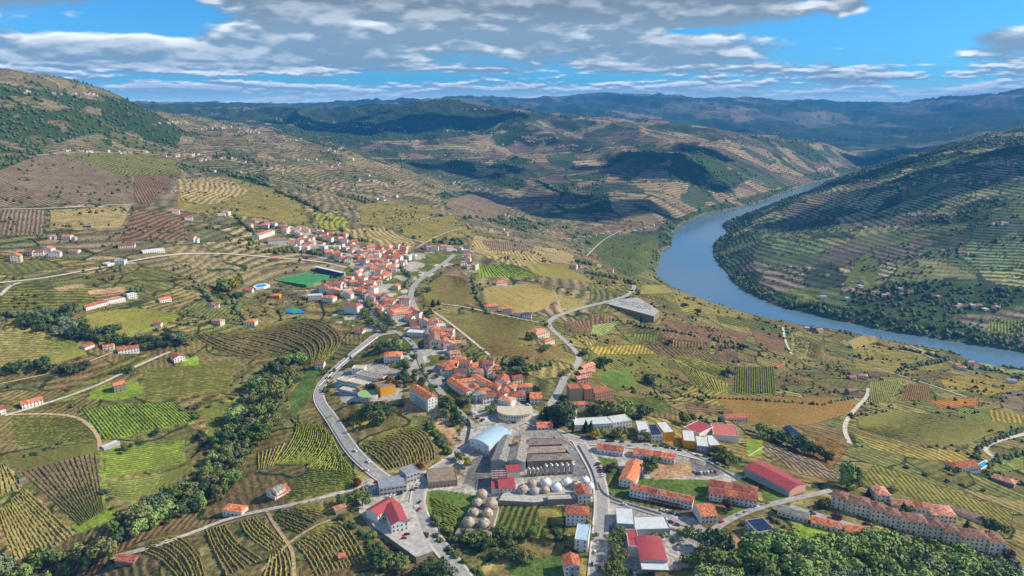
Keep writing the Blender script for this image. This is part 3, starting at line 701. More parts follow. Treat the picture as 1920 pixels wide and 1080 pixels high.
def roof_mesh(kind, w, d, h, pitch, ov=.45, segs=None):
    """closed roof solid from the eaves up; local origin at footprint centre, z from ground"""
    b = MB(); W2 = w / 2 + ov; D2 = d / 2 + ov; e = h - .05; th = .22
    if kind == 'g':
        r = D2 * pitch
        n = len(segs) if segs else 1
        for i in range(n):
            x0 = -W2 + 2 * W2 * i / n; x1 = -W2 + 2 * W2 * (i + 1) / n - (.0 if i == n - 1 else .02)
            jz = 0 if n == 1 else (i % 2) * .18
            sec = [(-D2, e - .1 + jz), (0, e + r + jz), (D2, e - .1 + jz), (D2, e + th - .1 + jz), (0, e + r + th + jz), (-D2, e + th - .1 + jz)]
            v = [(x0, y, z) for y, z in sec] + [(x1, y, z) for y, z in sec]
            b.add(v, [(0, 1, 4, 5), (1, 2, 3, 4), (6, 11, 10, 7), (7, 10, 9, 8)] + [(i0, (i0 + 1) % 6 + 0, (i0 + 1) % 6 + 6, i0 + 6) for i0 in range(6)], segs[i] if segs else 0)
        return b
    if kind == 'G':
        r = W2 * pitch
        sec = [(-W2, e - .1), (0, e + r), (W2, e - .1), (W2, e + th - .1), (0, e + r + th), (-W2, e + th - .1)]
        v = [(x, -D2, z) for x, z in sec] + [(x, D2, z) for x, z in sec]
        b.add(v, [(0, 5, 4, 1), (1, 4, 3, 2), (6, 7, 10, 11), (7, 8, 9, 10)] + [(i0, i0 + 6, (i0 + 1) % 6 + 6, (i0 + 1) % 6) for i0 in range(6)])
        return b
    if kind == 'h':
        if w >= d:
            r = D2 * pitch; k = max(W2 - D2, .2); ridge = [(-k, 0, e + r + th), (k, 0, e + r + th)]
        else:
            r = W2 * pitch; k = max(D2 - W2, .2); ridge = [(0, -k, e + r + th), (0, k, e + r + th)]
        v = [(-W2, -D2, e), (W2, -D2, e), (W2, D2, e), (-W2, D2, e), (-W2, -D2, e + th), (W2, -D2, e + th), (W2, D2, e + th), (-W2, D2, e + th)] + ridge
        f = [(0, 3, 2, 1), (0, 1, 5, 4), (1, 2, 6, 5), (2, 3, 7, 6), (3, 0, 4, 7)]
        if w >= d: f += [(4, 5, 9, 8), (5, 6, 9), (6, 7, 8, 9), (7, 4, 8)]
        else: f += [(4, 5, 8), (5, 6, 9, 8), (6, 7, 9), (7, 4, 8, 9)]
        b.add(v, f); return b
    if kind == 'f':
        b.box(-w / 2 + .25, w / 2 - .25, -d / 2 + .25, d / 2 - .25, h - .3, h + .05)
        return b
    if kind == 's':      # single slope, high at the back
        r = d * pitch * .6
        v = [(-W2, -D2, e), (W2, -D2, e), (W2, D2, e + r), (-W2, D2, e + r)]; v += [(x, y, z + th) for x, y, z in v]
        b.add(v, [(0, 3, 2, 1), (4, 5, 6, 7), (0, 1, 5, 4), (1, 2, 6, 5), (2, 3, 7, 6), (3, 0, 4, 7)]); return b
    if kind in 'aA':      # shallow barrel, axis along y (a) or x (A)
        n = 10; HW, HD = (W2, D2) if kind == 'a' else (D2, W2); sec = []
        for i in range(n + 1):
            t = -1 + 2 * i / n; sec.append((t * HW, e + (1 - t * t) * HW * pitch * .8))
        k = len(sec); prof = sec + [(x, z + th) for x, z in sec[::-1]]
        P = (lambda x, y, z: (x, y, z)) if kind == 'a' else (lambda x, y, z: (-y, x, z))
        v = [P(x, -HD, z) for x, z in prof] + [P(x, HD, z) for x, z in prof]; q = len(prof)
        f = [(i, i + 1, q - 2 - i, q - 1 - i) for i in range(n)] + [(q + i + 1, q + i, 2 * q - 1 - i, 2 * q - 2 - i) for i in range(n)] + [(i, i + q, (i + 1) % q + q, (i + 1) % q) for i in range(q)]
        b.add(v, f); return b
def wall_mesh(kind, w, d, h, pitch, para=.5):
    b = MB(); x, y = w / 2, d / 2; z0 = -6
    ov = .45
    if kind == 'g':
        r = (y) * pitch; sec = [(-y, z0), (y, z0), (y, h), (0, h + r), (-y, h)]
        v = [(-x, q, z) for q, z in sec] + [(x, q, z) for q, z in sec]
        b.add(v, [(0, 4, 3, 2, 1), (5, 6, 7, 8, 9)] + [(i, (i + 1) % 5, (i + 1) % 5 + 5, i + 5) for i in range(5)])
    elif kind == 'G':
        r = x * pitch; sec = [(-x, z0), (x, z0), (x, h), (0, h + r), (-x, h)]
        v = [(q, -y, z) for q, z in sec] + [(q, y, z) for q, z in sec]
        b.add(v, [(0, 1, 2, 3, 4), (5, 9, 8, 7, 6)] + [(i, i + 5, (i + 1) % 5 + 5, (i + 1) % 5) for i in range(5)])
    elif kind == 'f':
        b.box(-x, x, -y, y, z0, h - .35)
        t = .25
        b.box(-x, x, -y, -y + t, h - .35, h + para).box(-x, x, y - t, y, h - .35, h + para).box(-x, -x + t, -y + t, y - t, h - .35, h + para).box(x - t, x, -y + t, y - t, h - .35, h + para)
    elif kind == 's':
        r = d * pitch * .6
        v = [(-x, -y, z0), (x, -y, z0), (x, y, z0), (-x, y, z0), (-x, -y, h), (x, -y, h), (x, y, h + r), (-x, y, h + r)]
        b.add(v, [(0, 3, 2, 1), (4, 5, 6, 7), (0, 1, 5, 4), (1, 2, 6, 5), (2, 3, 7, 6), (3, 0, 4, 7)])
    elif kind in 'aA':
        n = 10; HW, HD = (x, y) if kind == 'a' else (y, x)
        sec = [(-HW, z0), (HW, z0)] + [(HW * (1 - 2 * i / n), h + (1 - (1 - 2 * i / n) ** 2) * HW * pitch * .8 - .02) for i in range(n + 1)]
        P = (lambda a, q, z: (a, q, z)) if kind == 'a' else (lambda a, q, z: (-q, a, z))
        q = len(sec); v = [P(a, -HD, z) for a, z in sec] + [P(a, HD, z) for a, z in sec]
        b.add(v, [tuple(range(q)), tuple(range(q, 2 * q))[::-1]] + [(i, i + q, (i + 1) % q + q, (i + 1) % q) for i in range(q)])
    else:
        b.box(-x, x, -y, y, z0, h)
    return b
FOOT = []         # footprints: cx, cy, radius
def put(parent, name, me, x, y, z, rz=0, sc=None):
    o = link(name, me, parent); o.location = (x, y, z); o.rotation_euler = (0, 0, rz)
    if sc: o.scale = sc
    return o
def house_at(name, cx, cy, z, w, d, h, rz, roof, rc, wc, st, label, cat, group=None, win=1, chim=0, pitch=.42, segs=None, sides='fr', door=1, wl=False, wgap=3.0):
    root = empty(name, cx, cy, z, rz); tag(root, label, cat, group)
    wall_mesh(roof, w, d, h, pitch).build('wall', WALL[wc], root)
    if segs:
        ks = [c for c in segs]
        ms = sorted(set(ks)); b = roof_mesh(roof, w, d, h, pitch, segs=[ms.index(c) for c in ks])
        rf = b.build('roof', [ROOF[c] for c in ms], root)
    else:
        rf = roof_mesh(roof, w, d, h, pitch).build('roof', ROOF[rc], root)
    if roof in 'gGh':
        for i in range(chim):
            fx = (random.uniform(-.35, .35) if chim == 1 else -.4 + .8 * i / (chim - 1)) * w
            q = put(root, 'chimney', CHIM, fx if roof != 'G' else w * .2, d * .2 if roof != 'G' else fx / w * d, h + .25 * min(w, d) * pitch + .8)
    if win:
        fh = h / st
        for side in sides:
            ln = w if side in 'fk' else d
            n = max(1, int(ln / wgap))
            for s in range(st):
                zz = fh * s + min(1.6, fh * .55)
                for i in range(n):
                    t = (i + .5) / n * ln - ln / 2
                    if side == 'f':
                        if s == 0 and door and i == n // 2: put(root, 'door', DOOR, t, -d / 2, 0); continue
                        put(root, 'window', WINL if wl else WIN, t, -d / 2, zz)
                    elif side == 'r': put(root, 'window', WINL if wl else WIN, w / 2, t, zz, pi / 2)
                    elif side == 'l': put(root, 'window', WINL if wl else WIN, -w / 2, t, zz, -pi / 2)
    FOOT.append((cx, cy, max(w, d) * .62))
    return root
def bld(name, label, cat, u1, v1, u2, v2, d, h, roof='g', rc='o', wc='w', st=2, **k):
    g = G([u1, u2], [v1, v2]); a, b_ = g[0], g[1]
    e = b_[:2] - a[:2]; w = np.hypot(*e); rz = atan2(e[1], e[0]); nrm = np.array([-e[1], e[0]]) / w
    c = (a[:2] + b_[:2]) / 2 + nrm * d / 2
    z = float(min(a[2], b_[2], *(HZ(c[0], c[1]),)) * .5 + max(a[2], b_[2]) * .5)
    return house_at(name, c[0], c[1], z, w, d, h, rz, roof, rc, wc, st, label, cat, **k)

# ---------------------------------------------------------------- the large and singular buildings
# name|label|category|u1 v1 u2 v2|depth height|roof colour wall storeys|options
BL = '''
winery_hall|grey roofed winery hall beside the white truss canopy|winery|922 882 951 883|46 9|G g g 1|win=0,pitch=.3
winery_hall|grey winery hall with a tan vent box, beside the tile roofed ranges|winery|952 883 984 884|46 9|G g g 1|win=0,pitch=.3
winery_canopy|white and pink truss roofed loading canopy in front of the winery hall|canopy|922 916 951 914|16 7.5|f tr s 1|win=0
winery_annex|small red roofed winery annex beside the steel tanks|annex|950 898 975 896|8 6|s k w 1|win=0
winery_office|red roofed white building at the dome tank terrace|office|936 930 966 927|12 6|s k w 2|
winery_annex|low red lean-to joined to the red roofed winery office|annex|922 927 935 926|9 5|s k w 1|win=0
tiled_store|long tile roofed wine store directly behind the steel tanks|store|989 879 1072 875|11 7|h st s 1|win=0
tiled_store|middle one of three long tile roofed wine stores|store|986 864 1070 860|11 7|h st s 1|win=0
tiled_store|rear one of three long tile roofed wine stores|store|984 849 1067 845|11 7|h st s 1|win=0
open_shed|grey roofed open shed behind the wine stores|shed|974 834 1037 832|10 6|s g sk 1|win=1,door=0
flat_shed|long narrow flat roofed shed at the winery gate|shed|1068 866 1083 863|44 8|f g g 1|win=0
blue_roof_warehouse|large warehouse with curved pale blue roof|warehouse|881 838 917 853|33 8|a bl w 2|pitch=.3,wgap=6,sides=f
office_block|modern grey flat roofed showroom block by the junction|showroom|712 931 763 922|16 7|f gr g 2|wl=True
office_block|taller grey end block of the modern showroom|showroom|763 908 788 898|13 8|f gr g 2|wl=True,sides=fr
flat_roof_house|brown flat roofed building between street and winery|building|803 917 858 911|22 5.5|f tan br 1|
red_roof_station|smaller red roofed white building of the walled yard|building|709 985 747 960|13 6.5|g k w 2|sides=fr
red_roof_station|larger red roofed white building at the edge of the walled yard|building|735 1007 766 999|26 7|G k w 2|sides=fr
apartment_house|four storey white apartment house with orange roof above the hillock vineyard|apartments|768 750 803 773|11 13.5|g o w 4|chim=2,sides=fr
terrace_row|short row of orange roofed terraced houses by the parking street|terraced houses|1119 849 1168 856|9.5 4.6|g o w 1|segs=orro,chim=3
terrace_row|longer row of patched orange roofed houses along the parking street|terraced houses|1186 857 1264 871|10 4.6|g o w 1|segs=ororoo,chim=4
terrace_row|stepped orange roofed terraced block beside the round plaza|terraced houses|1160 911 1190 917|34 6|G o w 2|chim=2
terrace_row|long white two storey row with orange roof and red awning|terraced houses|1180 931 1297 956|9 6.5|g o w 2|segs=sorsoso,chim=5
terrace_row|front half of the square block of patched red and orange roofs|terraced houses|1329 938 1419 953|10 6|g r w 2|segs=rrorr,chim=4
terrace_row|back half of the square block of patched red and orange roofs|terraced houses|1328 923 1419 939|10 6.3|g r w 2|segs=rrorro,chim=3,win=0
orange_house|orange roofed white house below the square block of terraces|house|1314 983 1344 980|16 6.5|g o w 2|chim=1
sports_hall|long sports hall with red roof and glazed side bays|sports hall|1396 892 1479 932|21 6.5|g k g 1|pitch=.24,win=0
school_block|grey roofed ochre school block, first of three beside the parking street|school|1197 824 1219 826|23 8|f w beige 2|sides=f
school_block|low white roofed middle school block with roof panels|school|1221 829 1242 830|22 7|f gr beige 2|sides=f
school_block|bright yellow school block at the end of the parking street|school|1244 827 1264 828|22 9|f w y 2|win=0
school_block|yellow walled hall beside the car park round, furthest from the red roofs|school|1281 839 1304 843|22 7.5|f w y 2|win=0
school_block|grey fronted hall between two yellow halls|school|1306 847 1329 851|20 6.5|f w g 2|sides=f
school_block|yellow walled hall at the corner of the red roofed gym|school|1331 849 1352 850|20 7.5|f w y 2|win=0
red_gym|broad flat red roofed school gym with white end wall|gym|1337 824 1384 833|24 7|f kp w 1|win=0
red_gym|smaller dark red roofed hall behind the school blocks|gym|1311 820 1336 815|18 6|f k w 1|win=0
school_wing|narrow pale blue roofed school wing beside tall dark trees|school|1060 798 1077 800|30 5|f bl w 1|sides=f
school_wing|long white flat roofed school wing|school|1078 806 1150 804|15 5|f w w 1|
school_wing|taller white flat roofed end of the long school wing|school|1150 803 1184 800|14 6.2|f w w 2|
tile_roof_house|orange gabled house behind the grey open shed|house|1008 813 1036 812|12 6|g o w 2|chim=1
white_house|three storey white house with brown tiled hip roof|house|1061 986 1104 985|12 9|h r w 3|wgap=3.4
flat_white_house|white flat roofed three storey block beside the shady street|house|1077 1034 1102 1035|19 9.5|f bl w 3|wgap=4,sides=f
balcony_house|orange gabled house with dark balconies at the picture edge of the street|house|1058 1081 1088 1077|12 7|G o w 2|
street_house|narrow red roofed house beside the dome terrace|house|1084 945 1108 942|14 7|G r w 2|
long_store|long low concrete store under the dome terrace|store|1027 948 1081 944|7 4.5|f conc s 1|win=0
workshop|red barrel roofed workshop with pale front canopy|workshop|1200 1071 1250 1071|26 8|a k g 2|pitch=.16,wl=True,sides=f
workshop_annex|flat red roofed annex beside the barrel roofed workshop|annex|1178 1044 1199 1044|20 8|f k w 2|win=0
grey_shed|tall grey sheet roofed shed beside the street junction|shed|1156 996 1190 997|21 6|f w g 1|win=0
grey_shed|wide pale sheet roofed shed behind the red workshop|shed|1191 1006 1256 1002|16 5|f w g 1|win=0
apartment_block|first apartment block of the beige hillside row, at the road turning|apartments|1557 951 1586 959|12 9.5|h b beige 3|
apartment_block|second apartment block of the beige hillside row|apartments|1587 961 1630 973|12 9.5|h b beige 3|
apartment_block|third apartment block of the beige hillside row|apartments|1631 975 1658 983|12.5 9.8|h b beige 3|
apartment_block|fourth apartment block of the beige hillside row, lit gable|apartments|1659 985 1687 993|12 9.5|h b beige 3|
apartment_block|fifth and longest apartment block of the beige hillside row|apartments|1688 994 1736 1006|12 9.5|h b beige 3|
apartment_block|sixth apartment block of the beige hillside row|apartments|1737 1007 1767 1014|12.5 9.8|h b beige 3|
apartment_block|seventh apartment block of the beige hillside row|apartments|1768 1017 1797 1023|12 9.5|h b beige 3|
apartment_block|eighth apartment block of the beige hillside row|apartments|1798 1025 1852 1036|12 9.5|h b beige 3|
apartment_block|last apartment block of the beige row, lowest on the hill|apartments|1853 1038 1884 1045|12.5 9.8|h b beige 3|
hip_villa|red hipped villa standing behind the first beige apartment blocks|house|1642 938 1668 944|14 6|h s w 2|
row_cottage|long orange row behind the middle beige apartment blocks|terraced houses|1672 950 1742 970|9 5|g s w 1|segs=sssrs
court_house|orange hipped house with white cornice behind the beige apartments|house|1746 974 1792 986|16 6|h s w 2|
garage_row|long narrow tiled garage row along the scrub slope|garages|1764 952 1872 996|5 3|s t w 1|win=0
low_cottage|low patched orange cottage row above the dense wood|cottages|1520 986 1577 1001|9 3.6|g o w 1|segs=oos
low_cottage|orange roofed cottage with dish above the dense wood|cottages|1586 1003 1638 1012|9 3.6|g o w 1|segs=os
grey_cottage|grey roofed low house beside the apartment street|house|1457 966 1514 981|9 4|g g w 1|
solar_house|modern flat house with dark blue solar roof|house|1419 1014 1451 1008|15 6.5|f d w 2|wl=True,sides=fl
solar_annex|low annex of the modern solar house|annex|1399 1004 1418 1013|9 3.6|f d w 1|
lane_house|orange hipped white house beside the stone lane|house|418 969 454 966|9 4.5|h o w 1|
white_lane_house|tall white house with grey roof by the yellow vineyard|house|520 936 535 925|9 6|g g w 2|sides=fr
orange_lane_house|L shaped orange roofed house beside the tall white lane house|house|500 930 516 938|14 4.5|G o w 1|
field_shed|rusty tile roofed stone shed at the gully wood|shed|217 1063 250 1058|8 3.4|g r s 1|win=0
field_shed|red tile roofed shed above the fan shaped vineyard|shed|630 966 650 957|7 3.5|g s s 1|win=0
field_shed|small orange roofed shed in the garden below the fan vineyard|shed|636 1053 648 1050|5 3|g o s 1|win=0
field_hut|long grey flat roofed field hut among green vineyards|hut|195 845 226 834|6 3|f w g 1|win=0
field_hut|tiny grey field hut on the corner of two dry vineyards|hut|37 908 52 905|5 2.6|f gr s 1|win=0
stone_farmhouse|tall stone farmhouse with orange roof on a bright lawn|farmhouse|215 737 238 732|9 8|g o s 3|
farmhouse|long white farmhouse with orange roof along the farm track|farmhouse|42 767 82 758|9 5|g o w 2|
farmhouse|white farmhouse with red roof at the edge of the view|farmhouse|-18 782 12 776|11 5|g r w 1|
farmhouse|long white two storey farmhouse with orange roof above the track|farmhouse|222 664 262 662|9 6|g o w 2|
farmhouse|small orange and white house beside the long two storey farmhouse|farmhouse|193 656 214 657|9 4.5|g o w 1|
farmhouse|low orange barn by the vineyard slope|barn|160 657 178 650|8 3.2|g r w 1|win=0
farmhouse|white house with half dark half red roof above a lawn|farmhouse|327 681 348 676|13 5.5|G r w 2|
farmhouse|long white farm wing with orange roof above the olive vineyard|farmhouse|162 583 202 572|9 4.5|g r w 1|
farmhouse|white flat farmhouse with red roof patch at the end of the long farm wing|farmhouse|203 571 236 566|12 5|f kp w 1|
farmhouse|unfinished white two storey house with dark openings|house|240 561 258 559|9 6|f w w 2|wgap=2.4
farmhouse|small white house with bright orange roof on the bare slope|house|300 568 322 566|9 4.5|g o w 1|
farmhouse|small red roofed white shed at the end of the olive vineyard|shed|287 612 302 614|7 3.5|g k w 1|win=0
orange_villa|bright orange roofed round fronted villa above the terraced bowl|villa|457 610 478 612|13 5|h o w 2|
orange_villa|orange roofed villa in the gardens behind the orange trees|villa|505 559 524 560|9 4.5|h o y 1|
field_villa|orange hipped villa standing alone by the bright green vineyard|villa|931 536 951 536|11 5.5|h o w 2|
lane_villa|first villa of the lane, broad orange roof|villa|910 581 934 583|11 6|h o w 2|
lane_villa|second villa of the lane, with white gable|villa|942 586 960 588|11 6.5|g o w 2|
lane_villa|third villa of the lane, salmon roof|villa|962 593 977 596|11 6|g s w 2|
lane_villa|last villa of the lane, dark grey roof|villa|979 597 996 600|10 6.5|g d w 2|
old_farm|old farm with half dark half orange tiles beside the valley road|farmhouse|1005 633 1030 633|19 6|h s w 2|
old_farm|small orange roofed house beside the old farm on the valley road|house|1022 645 1040 645|9 4|h o w 1|
orange_house|orange roofed white house on the slope behind the school gym|house|1360 788 1402 794|11 4.5|g o w 1|chim=1
pool_house|white hipped villa with turquoise pool on the scrub slope|villa|1791 882 1838 888|13 5|h r w 1|
pool_barn|salmon hipped barn below the pool villa|barn|1858 900 1900 916|11 4|h s s 1|win=0
farm_tower|dark roofed stone house among cypresses by the farm lane|farmhouse|1592 741 1610 741|9 7|g t s 2|
red_barn|small red roofed barn beside the upright vine rows|barn|1458 692 1472 690|7 4|g o s 1|win=0
hedge_house|house with dark solar roof hidden behind the tree row|house|1466 812 1496 828|8 4|s d w 1|win=0
brick_block|tall brown walled apartment block by the valley road|apartments|1068 752 1092 753|14 14|f r br 4|win=0
brick_block|orange brick apartment block with rows of white windows|apartments|1096 751 1113 752|14 13|f o b 4|wgap=2.6
brick_block|long brick apartment block behind the big plane tree|apartments|1115 752 1149 752|12 11|f r b 3|wgap=2.6
pink_terrace|nearest pink terraced house to the brick apartments|terraced house|1083 718 1104 720|9 6|g s p 2|
pink_terrace|middle pink terraced house of the stepped row|terraced house|1089 706 1110 708|9 6|g s p 2|
pink_terrace|highest pink terraced house of the stepped row|terraced house|1095 695 1116 697|9 6|g s p 2|
gate_shed|small orange roofed house between brick blocks and school|house|1078 766 1098 766|8 4|g o w 1|win=0
yellow_hall|bright yellow walled hall of the hilltop school|school|714 745 742 735|18 8.5|f tan y 2|win=0
yellow_hall|small yellow link block beside the curved white school wing|school|675 740 692 733|9 5|f tan y 1|win=0
school_white|white school wing with tall dark windows beside the main road|school|632 722 657 726|11 6|f be w 2|wgap=1.8
school_white|second white school wing with tall windows|school|652 727 684 731|11 6.5|f be w 2|wgap=1.8
school_white|low curved white school wing below the tall windows|school|636 739 676 742|9 4|f be sk 1|wgap=1.8
school_white|grey saw roofed school wing with slanted skylights|school|668 711 713 716|12 5|f g w 2|wgap=2
school_white|beige flat roofed block at the head of the school|school|660 702 683 699|11 6|f be w 2|
hip_mansion|large orange hipped white house beside round tree clump|house|720 681 752 677|16 7|h o w 2|
white_flat_block|white flat roofed modern block behind the church|building|763 632 800 633|12 6|f w w 2|
gable_house|big white gabled house with red roof above the round market|house|928 727 951 731|15 8|G r w 2|sides=fr
white_block|blank white house next to the big white gabled house|house|938 731 958 728|9 7|f w w 2|win=0
tidy_house|two storey orange roofed house with balcony by the lawn|house|973 736 998 737|10 6.5|h o w 2|
red_hip_house|large red hipped white house behind the round market|house|958 752 986 752|13 5.5|h r w 2|
bright_gable|white house with bright orange gable roof beside the valley road|house|994 758 1016 759|16 6.5|g o w 2|sides=fr
school_ell|long orange roofed range along the main street|building|838 722 874 749|9 6.5|g o w 2|wgap=2.6
school_ell|cross wing of the long orange range|building|858 728 890 723|9 6|g o w 2|win=0
school_ell|rear wing of the long orange range, running uphill|building|884 714 912 732|8 6|g o w 2|win=0
market_hip|broad orange hipped roof behind the church yard|building|824 697 854 697|20 6|h o w 2|
stadium_flats|white five storey flats with red roof beside the avenue|apartments|645 586 670 590|13 12|h r w 4|chim=2
stadium_flats|white flat roofed block on the bend behind the avenue|apartments|578 563 604 560|11 6|f w w 2|
stadium_flats|white house with orange roof beside the pitch road|house|603 566 624 568|12 7|h o w 2|
uphill_flats|long three storey white flats with orange roof in the upper quarter|apartments|503 458 538 460|13 9|g s w 3|
uphill_flats|stepped pink and white flats at the top of the upper quarter|apartments|486 450 512 441|11 9|g s w 3|
ruined_farm|roofless stone farm with one red roof by the hill road|farmhouse|507 490 522 491|10 6|g s s 2|
modern_villa|long flat white modern villa above the hill road|villa|268 476 310 474|11 5|f w w 1|
hill_house|white house with red roof above the hill road|house|222 466 253 465|11 5|g r w 2|
'''
BROOT = {}
for ln_ in BL.strip().split('\n'):
    nm, lab, cat, p, dh, rf, op = ln_.split('|')
    u1, v1, u2, v2 = map(float, p.split()); d, h = map(float, dh.split()); rk, rc, wc, st = rf.split()
    k = {}
    for q in op.split(','):
        if not q: continue
        a, b_ = q.split('=')
        k[a] = b_ if a in ('segs', 'sides') else (b_ == 'True') if a == 'wl' else float(b_) if a in ('pitch', 'wgap') else int(b_)
    if nm == 'apartment_block': k.update(group='beige apartment blocks in one row', chim=1)
    BROOT[lab] = bld(nm, lab, cat, u1, v1, u2, v2, d, h, rk, rc, wc, int(st), **k)

# extra parts that give some of them their look
r = [q for l, q in BROOT.items() if 'sports hall' in l][0]
def dims(r):
    w_ = [c for c in r.children if c.name.startswith('wall')][0]; v = np.array([x.co for x in w_.data.vertices]); return v[:, 0].max() * 2, v[:, 1].max() * 2, v[:, 2].max()
w_, d_, h_ = dims(r)
PANEL = MB().box(-2.6, 2.6, -.08, .1, -2.3, 2.3).build('window', mat('frosted_panel', '93a5b0', .35, .06)); pm = PANEL.data; bpy.data.objects.remove(PANEL)
n_ = int(w_ / 6.2)
for i in range(n_): put(r, 'window', pm, (i + .5) / n_ * w_ - w_ / 2, -d_ / 2, 3.9)
MB().box(-.1, .1, -d_ / 2 + 1, d_ / 2 - 1, .6, 6.8).build('end_wall', WALL['p'], r).location = (w_ / 2 + .02, 0, 0)
r = [q for l, q in BROOT.items() if 'tan vent box' in l][0]
MB().box(-1.6, 1.6, -2, 2, 10, 13.2).box(-1.9, 1.9, -2.3, 2.3, 13.2, 13.6).build('vent_box', mat('ochre_sheet', 'b98a34', .6, .1), r).location = (-3, 6, 0)
r = [q for l, q in BROOT.items() if 'truss roofed' in l][0]
w_, d_, h_ = dims(r); b = MB()
for i in range(5): b.box(-w_ / 2, w_ / 2, -d_ / 2 + i * d_ / 4.2, -d_ / 2 + i * d_ / 4.2 + .3, h_, h_ + .9)
for i in range(4): b.box(-w_ / 2 + i * w_ / 3.1, -w_ / 2 + i * w_ / 3.1 + .3, -d_ / 2, d_ / 2, h_ + .9, h_ + 1.2)
b.build('roof_truss', mat('rusty_steel', '8d5a4e', .7, .2), r)
SOLAR = mat('solar_panel', '1d2c4a', .25, .1, 1, spec=.6)
for l, q in BROOT.items():
    if l.startswith('modern flat house') or 'hidden behind the tree row' in l or 'roof panels' in l:
        w_, d_, h_ = dims(q)
        for i in range(2):
            p_ = MB().box(-w_ * .45, w_ * .45, -d_ * .2, d_ * .2, 0, .12).build('solar_panel', SOLAR, q); p_.location = (0, (-.24 + .48 * i) * d_, h_ - (.1 if ' flat' in l else .0) + .3); p_.rotation_euler = (.04, 0, 0)
    if 'red awning' in l:
        w_, d_, h_ = dims(q); MB().add([(-w_ * .18, -d_ / 2, 3), (w_ * .32, -d_ / 2, 3), (w_ * .32, -d_ / 2 - 3, 2.4), (-w_ * .18, -d_ / 2 - 3, 2.4), (-w_ * .18, -d_ / 2, 3.15), (w_ * .32, -d_ / 2, 3.15), (w_ * .32, -d_ / 2 - 3, 2.55), (-w_ * .18, -d_ / 2 - 3, 2.55)],
            [(0, 3, 2, 1), (4, 5, 6, 7), (0, 1, 5, 4), (1, 2, 6, 5), (2, 3, 7, 6), (3, 0, 4, 7)]).build('awning', ROOF['r'], q)
    if 'barrel roofed workshop with' in l:
        w_, d_, h_ = dims(q); MB().box(-w_ / 2, w_ / 2, -d_ / 2 - 7, -d_ / 2 - .02, 6.2, 6.6).build('canopy', ROOF['w'], q)
    if 'dark balconies' in l or 'above the hillock' in l:
        w_, d_, h_ = dims(q)
        for i in range(3):
            p_ = MB().box(-w_ * .3, w_ * .3, -1.3, 0, -.1, .1).box(-w_ * .3, w_ * .3, -1.3, -1.2, .1, 1).build('balcony', WALL['g'], q); p_.location = (w_ * .1, -d_ / 2, 2.8 * (i + 1) if 'hillock' in l else 2.2 * (i + 1))

# courtyard building: four orange wings round an open court
g = G([735, 788], [603, 596]); e = g[1, :2] - g[0, :2]; w_ = np.hypot(*e); rz = atan2(e[1], e[0]); nrm = np.array([-e[1], e[0]]) / w_; D_ = 30.
c = (g[0, :2] + g[1, :2]) / 2 + nrm * D_ / 2
root = tag(empty('courtyard_building', c[0], c[1], g[:, 2].mean(), rz), 'large orange roofed building around an open courtyard', 'town hall')
x, y, H_ = w_ / 2, D_ / 2, 9.
ring = MB(); o4 = [(-x, -y), (x, -y), (x, y), (-x, y)]; i4 = [(-x + 9, -y + 9), (x - 9, -y + 9), (x - 9, y - 9), (-x + 9, y - 9)]
wl_ = MB()
for a in range(4):
    b_ = (a + 1) % 4
    wl_.add([(*o4[a], -5), (*o4[b_], -5), (*o4[b_], H_), (*o4[a], H_)], [(0, 1, 2, 3)]); wl_.add([(*i4[a], -5), (*i4[b_], -5), (*i4[b_], H_), (*i4[a], H_)], [(3, 2, 1, 0)])
    m4 = [((p[0] + q[0]) / 2, (p[1] + q[1]) / 2) for p, q in zip(o4, i4)]
    s = 1.03
    ring.add([(o4[a][0] * s, o4[a][1] * s, H_ - .2), (o4[b_][0] * s, o4[b_][1] * s, H_ - .2), (*m4[b_], H_ + 2), (*m4[a], H_ + 2), (*i4[b_], H_ - .2), (*i4[a], H_ - .2)], [(0, 1, 2, 3), (3, 2, 4, 5)])
wl_.build('wall', WALL['w'], root); ring.build('roof', ROOF['o'], root)
for s in range(3):
    for i in range(int(w_ / 3)): put(root, 'window', WIN, -x + 1.5 + i * 3, -y, 1.7 + s * 2.9)
    for i in range(9): put(root, 'window', WIN, x, -y + 1.7 + i * 3.2, 1.7 + s * 2.9, pi / 2)
FOOT.append((c[0], c[1], 26))

# round market: curved arcade front
c = G([965], [790])[0]; root = tag(empty('round_market', c[0], c[1] + 10, c[2], 0), 'round fronted beige market hall with an arcade of dark openings', 'market hall')
R_ = 17.; ang = [pi + pi * i / 20 for i in range(21)]
poly = [(R_ * cos(a), R_ * sin(a) * .72) for a in ang] + [(R_, 9), (-R_, 9)]
MB().prism(poly, -5, 7).build('wall', WALL['c'], root)
MB().prism([(p[0] * 1.03, p[1] * 1.03) for p in poly], 7, 7.5).build('roof', ROOF['be'], root)
for i in range(2, 19):
    a = ang[i]; put(root, 'window', WIN, R_ * cos(a), R_ * sin(a) * .72, 5, a + pi / 2, (1, 1, 1.2))
FOOT.append((c[0], c[1] + 10, 18))

